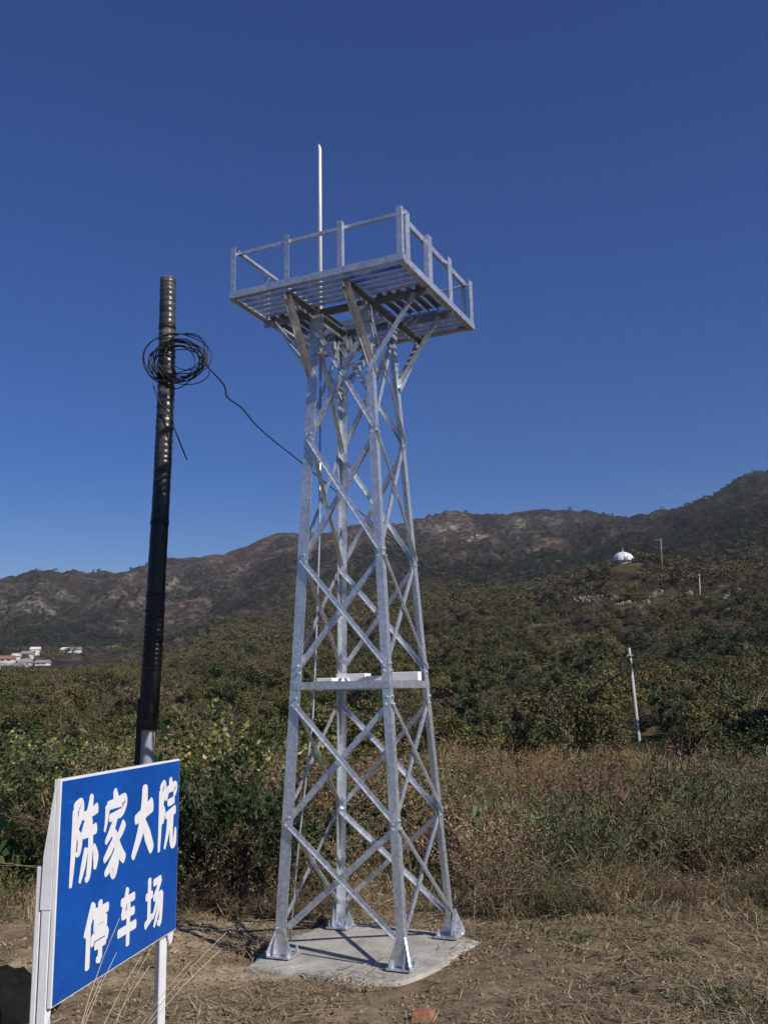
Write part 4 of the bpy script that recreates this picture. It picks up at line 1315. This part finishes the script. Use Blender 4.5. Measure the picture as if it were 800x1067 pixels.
TING = [[(.34, 1., .2), (.20, .76, .2), (.02, .54, .1)], [(.17, .70, _w), (.17, .35, _w), (.17, .0, _w)], [(.64, 1., _w), (.66, .88, _w)],
        [(.36, .84, _w), (1., .86, _w)], [(.47, .73, _w), (.47, .56, _w)], [(.47, .70, .13), (.88, .71, .13)], [(.88, .72, _w), (.88, .56, _w)],
        [(.47, .56, .13), (.88, .57, .13)], [(.34, .45, .14), (1., .46, .14)], [(.34, .46, .15), (.33, .34, .13)], [(.99, .46, .15), (.95, .34, .12)],
        [(.46, .29, .14), (.92, .30, .14)], [(.69, .28, _w), (.69, .06, _w)], [(.69, .04, .15), (.54, .05, .1)]]
CHE = [[(.14, .80, .16), (.88, .82, .17)], [(.46, 1., .17), (.34, .76, .17), (.22, .56, .16)], [(.20, .55, .16), (.88, .56, .17)],
       [(.0, .27, .17), (1., .29, .18)], [(.55, .70, .18), (.55, .35, .18), (.55, .0, .17)]]
CHANG = [[(.02, .68, .15), (.38, .69, .16)], [(.20, 1., .17), (.20, .6, .17), (.20, .2, .16)], [(.0, .14, .16), (.40, .26, .13)],
         [(.46, .90, .15), (.88, .92, .16)], [(.88, .92, .16), (.70, .74, .15), (.50, .60, .15)], [(.48, .60, .15), (.98, .61, .16)],
         [(.97, .61, .17), (.95, .30, .17), (.90, .05, .16)], [(.90, .04, .15), (.74, .07, .1)], [(.68, .58, .14), (.58, .38, .14), (.42, .22, .10)],
         [(.84, .58, .14), (.74, .30, .14), (.52, .04, .10)]]
brush(TING, .195, .360, .085, .365, 1.14, 5)
brush(CHE, .450, .595, .085, .365, 1.2, 6)
brush(CHANG, .684, .838, .085, .360, 1.18, 7)

# ------------------------------------------------------------------ black wrapped pole
pd_ = 9.5
line = [spot(px_, py_, pd_) for px_, py_ in ((175.5, 290), (174.5, 340), (173.5, 400), (170.5, 470), (168, 520), (164, 590), (161, 650), (158, 700), (154.5, 755), (152.5, 795))]
line.append(Vector((line[-1].x - .06, line[-1].y, -.3)))
pole = empty('utility_pole', (line[-1].x, line[-1].y, 0), 'slim pole wrapped in shiny black ribbed sleeve behind the blue sign', 'pole')
P0 = Vector((-line[-1].x, -line[-1].y, 0))


cl = along(line, 60)
cl = [p + P0 for p in cl]
mb = MB(); mb.tube(cl[::12], .072, 16); mb.build('mast', M['pole_grey'], pole, True)
# ribbed sleeve
top_n = 60 * 8 + 10
sl = cl[:top_n]
rad = []
for i, p in enumerate(sl):
    f = i / top_n
    r0 = .080 + .018 * f
    amp = .006 * (1 - sstep(.36, .46, f) + .75 * sstep(.64, .70, f) * (1 - sstep(.80, .88, f)) + .06)
    rad.append(r0 + amp * abs(math.sin(i * math.pi / 6.0)) + .0012 * math.sin(i * .37))


def sleeve_material():
    m, nt, b = mat('black_plastic_sleeve')
    tc = nd(nt, 'ShaderNodeTexCoord')
    n = nd(nt, 'ShaderNodeTexNoise', in_Scale=7.0, in_Detail=6.0)
    nt.links.new(tc.outputs['Object'], n.inputs['Vector'])
    r = ramp(nt, [(.35, (.012, .012, .015)), (.6, (.045, .043, .044)), (.8, (.13, .12, .11))]); nt.links.new(n.outputs['Fac'], r.inputs['Fac'])
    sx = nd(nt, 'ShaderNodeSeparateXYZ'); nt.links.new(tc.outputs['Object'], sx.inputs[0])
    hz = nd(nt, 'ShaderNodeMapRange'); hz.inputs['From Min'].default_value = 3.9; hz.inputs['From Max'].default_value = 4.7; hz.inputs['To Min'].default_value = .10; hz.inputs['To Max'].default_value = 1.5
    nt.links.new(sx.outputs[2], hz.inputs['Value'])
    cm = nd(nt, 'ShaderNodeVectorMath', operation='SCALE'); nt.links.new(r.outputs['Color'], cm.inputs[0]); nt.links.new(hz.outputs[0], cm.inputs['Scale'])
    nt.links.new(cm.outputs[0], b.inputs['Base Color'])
    mr = nd(nt, 'ShaderNodeMapRange'); mr.inputs['To Min'].default_value = .16; mr.inputs['To Max'].default_value = .42
    b.inputs['Specular IOR Level'].default_value = .42
    nt.links.new(n.outputs['Fac'], mr.inputs['Value']); nt.links.new(mr.outputs[0], b.inputs['Roughness'])
    n2 = nd(nt, 'ShaderNodeTexNoise', in_Scale=45.0, in_Detail=4.0); nt.links.new(tc.outputs['Object'], n2.inputs['Vector'])
    bp = nd(nt, 'ShaderNodeBump', in_Strength=.35, in_Distance=.01); nt.links.new(n2.outputs['Fac'], bp.inputs['Height']); nt.links.new(bp.outputs['Normal'], b.inputs['Normal'])
    return m


M['sleeve'] = sleeve_material()
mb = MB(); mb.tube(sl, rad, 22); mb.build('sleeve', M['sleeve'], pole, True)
# black cable running down the shaded side below the sleeve
mb = MB(); mb.tube([p + Vector((-.078, -.03, 0)) for p in cl[60 * 7 + 30::15]], .030, 10); mb.build('downlead', M['black_cable'], pole, True)
for k in (62, 150, 262, 330):
    mb = MB(); mb.tube([cl[k - 2], cl[k], cl[k + 2]], [rad[k] + .003] * 3, 22); mb.build('tie_band', M['black_cable'], pole, True)

# coil of cable tied to the pole
cc = spot(184, 376, pd_ - .13)
coil = empty('cable_coil', cc, 'loose bundle of thin black cable loops tied to the wrapped pole', 'cable')
rg = random.Random(4); mb = MB()
ex, ez2, ey = Vector((1, 0, 0)), Vector((0, 0, 1)), Vector((0, 1, 0))
loops = []
for k in range(15):
    rx, rz = rg.uniform(.215, .305), rg.uniform(.17, .245); ox, oz = rg.uniform(-.035, .03), rg.uniform(-.03, .03); ph = rg.uniform(0, 6.28); tilt = rg.uniform(-.3, .3)
    if k in (0, 1): rx, rz, oz = .33, .27, .02
    if k == 2: rx, rz, ox, oz = .30, .20, .04, -.09
    if k == 3: rx, rz, ox, oz = .22, .20, .09, .10
    pts = []
    for j in range(41):
        w = ph + 2 * math.pi * j / 40
        pts.append(ex * (ox + rx * math.cos(w + tilt * .3) * (1 + .07 * math.sin(2 * w + k * 1.7) + .04 * math.sin(3 * w + k))) + ez2 * (oz + rz * math.sin(w) * (1 + .08 * math.sin(2 * w + k) + .05 * math.sin(3 * w + 2 * k)))
                   + ey * (-.0 + .03 * math.sin(w * 2 + k) + rg.uniform(-.003, .003) + (k - 7) * .006))
    loops.append(pts)
    mb = MB(); mb.tube(pts, .0058, 6); mb.build('cable_loop', M['black_cable'], coil, True)
mb = MB()
q0 = spot(160, 402, pd_ - .14) - cc; q = [q0, spot(167, 420, pd_ - .14) - cc, spot(176, 430, pd_ - .14) - cc, spot(182, 446, pd_ - .14) - cc, spot(188, 462, pd_ - .13) - cc, spot(195, 479, pd_ - .12) - cc]
mb.tube(along(q, 5), .008, 6); mb.build('loose_end', M['black_cable'], coil, True)
mb = MB(); tc_ = spot(174, 391, pd_) - cc
mb.tube([tc_ + ez2 * .045, tc_, tc_ - ez2 * .055], [.099, .104, .099], 20); mb.build('tie_band', M['black_cable'], coil, True)
# overhead cable from the coil past the tower to the concrete pole
pp = [(207, 372, 9.4), (222, 388, 9.45), (234, 402, 9.6), (237, 414, 9.7), (252, 425, 10.), (266, 442, 10.6), (285, 459, 11.3), (309, 478, 12.3), (350, 512, 14.), (391, 547, 16.), (430, 580, 19.), (470, 612, 23.), (520, 650, 30.), (565, 682, 38), (605, 704, 46), (634, 694, 51.), (655, 684, 51.8)]
mb = MB(); ct = along([spot(*q) for q in pp], 5)
mb.tube(ct, [.0085 + .016 * sstep(20, 60, p.y) for p in ct], 6); tag(mb.build('overhead_cable', M['black_cable'], None, True), 'thin black cable sagging from the wrapped pole past the tower to the concrete pole', 'cable')
pp = [(655, 684, 51.8), (690, 674, 80), (720, 667, 110), (752, 662, 150)]
mb = MB(); mb.tube(along([spot(*q) for q in pp], 5), .05, 5); tag(mb.build('overhead_cable', M['black_cable'], None, True), 'far black cable from the concrete pole up to the small pole on the slope', 'cable')

# ------------------------------------------------------------------ poles on the slope
a = spot(666.5, 784, 52); b = spot(655, 675, 52)
z0 = gz(a.x, a.y)
cp = empty('utility_pole', (a.x, a.y, z0), 'slanting pale concrete pole rising from the green shrub at the foot of the slope', 'pole')
mb = MB(); mb.tube([Vector((0, 0, -.5)), Vector((0, 0, 0)), b - Vector((a.x, a.y, z0))], [.105, .10, .072], 12); mb.build('shaft', M['pole_concrete'], cp, True)
bt_ = b - Vector((a.x, a.y, z0))
mb = MB(); mb.box(bt_ + Vector((-.02, -.12, -.42)), (.34, 0, 0), (0, .1, 0), (0, 0, .09)); mb.build('bracket', M['pole_dark'], cp)
mb = MB()
for k in range(3):
    mb.tube([bt_ + Vector((-.30 + .36 * math.cos(w) * (1 - .12 * k), -.2 + .03 * k, -1.05 + .55 * math.sin(w) * (1 - .1 * k))) for w in np.linspace(0, 6.283, 20)], .022, 5)
mb.build('cable_loop', M['black_cable'], cp, True)
for (px0, pt, pb_, dd_, lab, arm) in ((688, 561, 590, 250, 'thin pole with a crossarm on the hilltop beside the white dome', 1), (728, 598, 632, 205, 'thin dark pole standing by the pale stone terrace below the hilltop', 0),
                                      (759, 633, 668, 160, 'thin pole standing beside the bare pale patch on the slope', 0)):
    a = spot(px0 + 1.5, pb_ + 4, dd_); b = spot(px0, pt, dd_); g_ = min(gz(a.x, a.y), a.z)
    o = empty('utility_pole', (a.x, a.y, g_), lab, 'pole'); r = b - Vector((a.x, a.y, g_))
    mb = MB(); mb.tube([Vector((0, 0, -.4)), r], [.16, .11], 8); mb.build('shaft', M['pole_concrete'] if not arm else M['pole_dark'], o, True)
    mb = MB(); mb.box(r + Vector((-.7 if arm else 0, -.2, -.5)), (2.0 if arm else .5, 0, 0), (0, .12, 0), (0, 0, .12)); mb.build('crossarm', M['pole_dark'], o)

# ------------------------------------------------------------------ domed building
dp = spot(649, 585, 262)
gd = min(gz(dp.x, dp.y), dp.z - .3)
dome = empty('domed_building', (dp.x, dp.y, gd), 'small round building with white ribbed dome on the hilltop', 'building')
zb = dp.z - gd; RD = 2.95
mb = MB(); mb.lathe((0, 0, 0), [(RD * .92, -1), (RD * .92, zb - .1), (RD * 1.06, zb - .1), (RD * 1.06, zb + .1), (RD, zb + .1)], 32); mb.build('wall', M['dome_grey'], dome)
mb = MB(); mb.lathe((0, 0, zb + .1), [(RD * math.cos(w), RD * .86 * math.sin(w)) for w in np.linspace(0, math.pi / 2 - .02, 12)], 32); mb.build('roof', M['dome_white'], dome, True)
for k in range(10):
    w0 = 2 * math.pi * k / 10 + .2
    mb = MB(); mb.tube([(RD * 1.01 * math.cos(w) * math.cos(w0), RD * 1.01 * math.cos(w) * math.sin(w0), zb + .1 + RD * .87 * math.sin(w)) for w in np.linspace(0, 1.5, 9)], .06, 5); mb.build('rib', M['dome_grey'], dome, True)
mb = MB(); mb.lathe((0, 0, zb + .1 + RD * .84), [(.5, 0), (.5, .18), (.16, .3), (.1, .9), (.02, 1.5)], 10); mb.build('finial', M['dome_grey'], dome, True)

# ------------------------------------------------------------------ stone terrace walls
def stone_wall(px0, px1, py, depth, h, lab, seed):
    rg = random.Random(seed); a, b = spot(px0, py, depth), spot(px1, py, depth)
    L = (b - a).length; o = MB(); n = int(L / .55)
    m_ = (a + b) / 2; d = (b - a).normalized()
    for i in range(n):
        c = a.lerp(b, (i + .5) / n); g_ = gz(c.x, c.y)
        top = h * .8 * (-.05 + 1.15 * float(fbm(np.array([i * .25]), np.array([seed * 3.]), 1, 3)[0]))
        z = 0
        while z < top:
            s = rg.uniform(.3, .75)
            ctr = Vector((c.x + rg.uniform(-.25, .25), c.y + rg.uniform(-.25, .25), g_ + z + s * .35)) - m_
            rot = Matrix.Rotation(rg.uniform(0, 3), 3, 'Z') @ Matrix.Rotation(rg.uniform(-.3, .3), 3, 'X')
            o.box(ctr, rot @ Vector((s * 1.2, 0, 0)), rot @ Vector((0, s, 0)), rot @ Vector((0, 0, s * .8)))
            z += s * .6
    ob = o.build('stone_wall', M['stone'], None, False, .06); ob.location = m_
    tag(ob, lab, 'wall')


stone_wall(598, 642, 622, 216, 2.0, 'long pale rubble wall of the upper terrace below the white dome', 1)
stone_wall(655, 690, 623, 216, 2.2, 'pale rubble wall below the crossarm pole on the hilltop', 2)
stone_wall(700, 722, 634, 204, 2.0, 'short bright rubble wall beside the thin dark pole', 3)
stone_wall(735, 772, 633, 200, 1.8, 'rubble wall stretching right of the thin dark pole', 4)
stone_wall(640, 676, 634, 204, 1.2, 'low broken rubble wall on the lower terrace under the dome', 5)

# ------------------------------------------------------------------ village houses
def house(px0, py0, depth, w, d, h, roof, lab, wins=2, rz=0.):
    ds = np.linspace(180, 720, 400); d_ = sight(px0, py0)
    hit = np.nonzero(HC + d_.z / d_.y * ds - ground_z(d_.x / d_.y * ds, ds) <= 0)[0]
    dd = float(ds[hit[0]]) if len(hit) else depth
    k_ = dd / depth; w *= k_ * .85; d *= k_; h *= k_ * .75
    p = spot(px0, py0, dd); g_ = min(gz(p.x, p.y), p.z)
    o = empty('village_house', (p.x, p.y, p.z), lab, 'house', None, rz)
    sink = p.z - g_ + 1
    mb = MB(); mb.box((0, 0, h / 2 - sink / 2), (w, 0, 0), (0, d, 0), (0, 0, h + sink)); wl = mb.build('wall', M['wall_white'], o)
    mb = MB(); e = .35; r = d * .30
    A_ = [(-w / 2 - e, -d / 2 - e, h - .05), (w / 2 + e, -d / 2 - e, h - .05), (w / 2 + e, d / 2 + e, h - .05), (-w / 2 - e, d / 2 + e, h - .05), (-w / 2 - e, 0, h + r), (w / 2 + e, 0, h + r)]
    mb.add(A_, [(0, 1, 5, 4), (2, 3, 4, 5), (0, 4, 3), (1, 2, 5), (0, 3, 2, 1)]); mb.build('roof', M[roof], o)
    for k in range(wins):
        mb = MB(); mb.box((-w / 2 + w * (k + .5) / wins, -d / 2 - .03, h * .55), (min(1.2, w * .16), 0, 0), (0, .08, 0), (0, 0, h * .38)); mb.build('window', M['dark_glass'], wl)


house(-6, 701, 350, 5, 5, 3.0, 'roof_grey', 'white house cut by the picture edge at the front of the village', 2)
house(6, 702, 345, 5.6, 5, 2.8, 'roof_grey', 'low white gabled house in the front row of the village', 3, .3)
house(17, 702, 345, 4.6, 5, 3.0, 'roof_grey', 'white house with dark doorway ending the front row of the village', 2, -.25)
house(27, 695, 372, 5.2, 5, 2.2, 'roof_grey', 'small pale house stepping up behind the front row of the village', 2, .15)
house(28.5, 687, 402, 4.8, 4, 3.0, 'roof_grey', 'flat fronted white house in the middle of the village', 2)
house(37, 683, 420, 4.4, 4, 3.4, 'wall_white', 'tallest white house at the top of the village', 1, .2)
house(17, 688, 400, 2.6, 4, 2.2, 'wall_white', 'tiny white house between the red roof and the flat fronted house', 1)
house(5, 690, 402, 9, 5, 1.7, 'roof_red', 'long house with dull red roof behind the front row', 3, .05)
house(45, 693, 385, 5.6, 4, 1.2, 'roof_grey', 'low pale shed trailing off at the edge of the village', 2, -.1)
house(69, 680, 425, 4.2, 4, 1.6, 'wall_white', 'lone pale house with grey side standing apart above the village', 2, -.2)
house(80, 679.5, 430, 4.0, 4, 1.5, 'roof_grey', 'lone bright low house standing farthest apart above the village', 1)
house(86, 701, 330, 3.6, 3, 1.0, 'wall_white', 'low pale hut at the wood edge below the lone houses', 1)
house(1, 727, 240, 2.4, 3, 1.6, 'wall_white', 'small white hut among the green trees below the village', 1)
house(118, 677.5, 430, 5.0, 4, 1.0, 'roof_red', 'low brownish roofed hut beside the wrapped pole on the far slope', 2)

# ------------------------------------------------------------------ brick shard
g = spot(441, 1062, 6.0); g = Vector((0, 0, HC)) + sight(440, 1061) * (HC / -sight(440, 1061).z)
mb = MB(); zz = gz(g.x, g.y)
tri = [(-.075, -.05), (.055, -.06), (.085, .0), (.02, .055), (-.05, .045)]
mb.add([(x, y, -.02) for x, y in tri] + [(x * .93, y * .9, .035 + .012 * (i % 2)) for i, (x, y) in enumerate(tri)], [(4, 3, 2, 1, 0), (5, 6, 7, 8, 9)] + [(k, (k + 1) % 5, (k + 1) % 5 + 5, k + 5) for k in range(5)])
o = mb.build('brick', M['brick'], None, False, .004); o.location = (g.x, g.y, zz + .01); tag(o, 'broken piece of red brick lying on the soil before the concrete pad', 'brick')

lp = Vector((0, 0, HC)) + sight(6, 1064) * (HC / -sight(6, 1064).z)  # black lump added to stand in for a dark shadow blob on the soil
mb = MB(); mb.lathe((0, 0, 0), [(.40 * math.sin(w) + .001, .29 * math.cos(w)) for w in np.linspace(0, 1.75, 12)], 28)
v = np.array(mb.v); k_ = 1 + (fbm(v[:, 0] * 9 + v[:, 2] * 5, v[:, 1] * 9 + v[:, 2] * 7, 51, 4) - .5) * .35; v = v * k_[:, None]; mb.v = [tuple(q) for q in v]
M['lump'] = noisy('shadow_black', (.006, .006, .006), (.015, .014, .013), 12, .95, 0, .6, 25, .1)
o = mb.build('shadow_lump', M['lump'], None, True); o.location = (lp.x - .1, lp.y + .05, gz(lp.x, lp.y)); tag(o, 'rounded black lump standing in for a shadow on the soil beside the near post of the blue sign', 'shadow_stand_in')

mb = MB(); mb.box((0, 800, 210), (6000, 0, 0), (0, 5200, 0), (0, 0, 560))
hz_m = bpy.data.materials.new('thin_air'); hz_m.use_nodes = True
_n = hz_m.node_tree; _n.nodes.clear(); _o = _n.nodes.new('ShaderNodeOutputMaterial'); _v = _n.nodes.new('ShaderNodeVolumePrincipled')
_v.inputs['Color'].default_value = (.80, .86, 1, 1); _v.inputs['Density'].default_value = .00012; _n.links.new(_v.outputs[0], _o.inputs['Volume'])
tag(mb.build('haze', hz_m), 'faint bluish air in front of the far mountains', None, None, 'stuff')

# ------------------------------------------------------------------ light
SUN_EL, SUN_AZ = R(36), math.atan2(-.63, .776)            # direction towards the sun, angle from +X
sd = Vector((math.cos(SUN_EL) * math.cos(SUN_AZ), math.cos(SUN_EL) * math.sin(SUN_AZ), math.sin(SUN_EL)))
L = bpy.data.lights.new('sun', 'SUN'); L.energy = 5.0; L.angle = R(.5); L.color = (1., .94, .85)
lo = bpy.data.objects.new('sun', L); COL.objects.link(lo); lo.rotation_euler = sd.to_track_quat('Z', 'Y').to_euler()
w = bpy.data.worlds.new('World'); scene.world = w; w.use_nodes = True
nt = w.node_tree; bg = nt.nodes['Background']
sk = nt.nodes.new('ShaderNodeTexSky'); sk.sky_type = 'NISHITA'; sk.sun_disc = False
sk.sun_elevation = SUN_EL; sk.sun_rotation = math.pi / 2 - SUN_AZ
sk.air_density = 1.0; sk.dust_density = .3; sk.ozone_density = 3.5; sk.altitude = 300
hs = nt.nodes.new('ShaderNodeHueSaturation'); hs.inputs['Saturation'].default_value = 1.56; hs.inputs['Hue'].default_value = .521
nt.links.new(sk.outputs[0], hs.inputs['Color']); nt.links.new(hs.outputs[0], bg.inputs['Color']); bg.inputs['Strength'].default_value = .070
scene.view_settings.view_transform = 'Standard'; scene.view_settings.look = 'None'
scene.view_settings.exposure = 0.17; scene.view_settings.gamma = 1
scene.view_settings.use_curve_mapping = False
scene.render.engine = 'CYCLES'
scene.cycles.max_bounces = 5; scene.cycles.diffuse_bounces = 2; scene.cycles.glossy_bounces = 3; scene.cycles.transmission_bounces = 2
scene.cycles.use_denoising = True
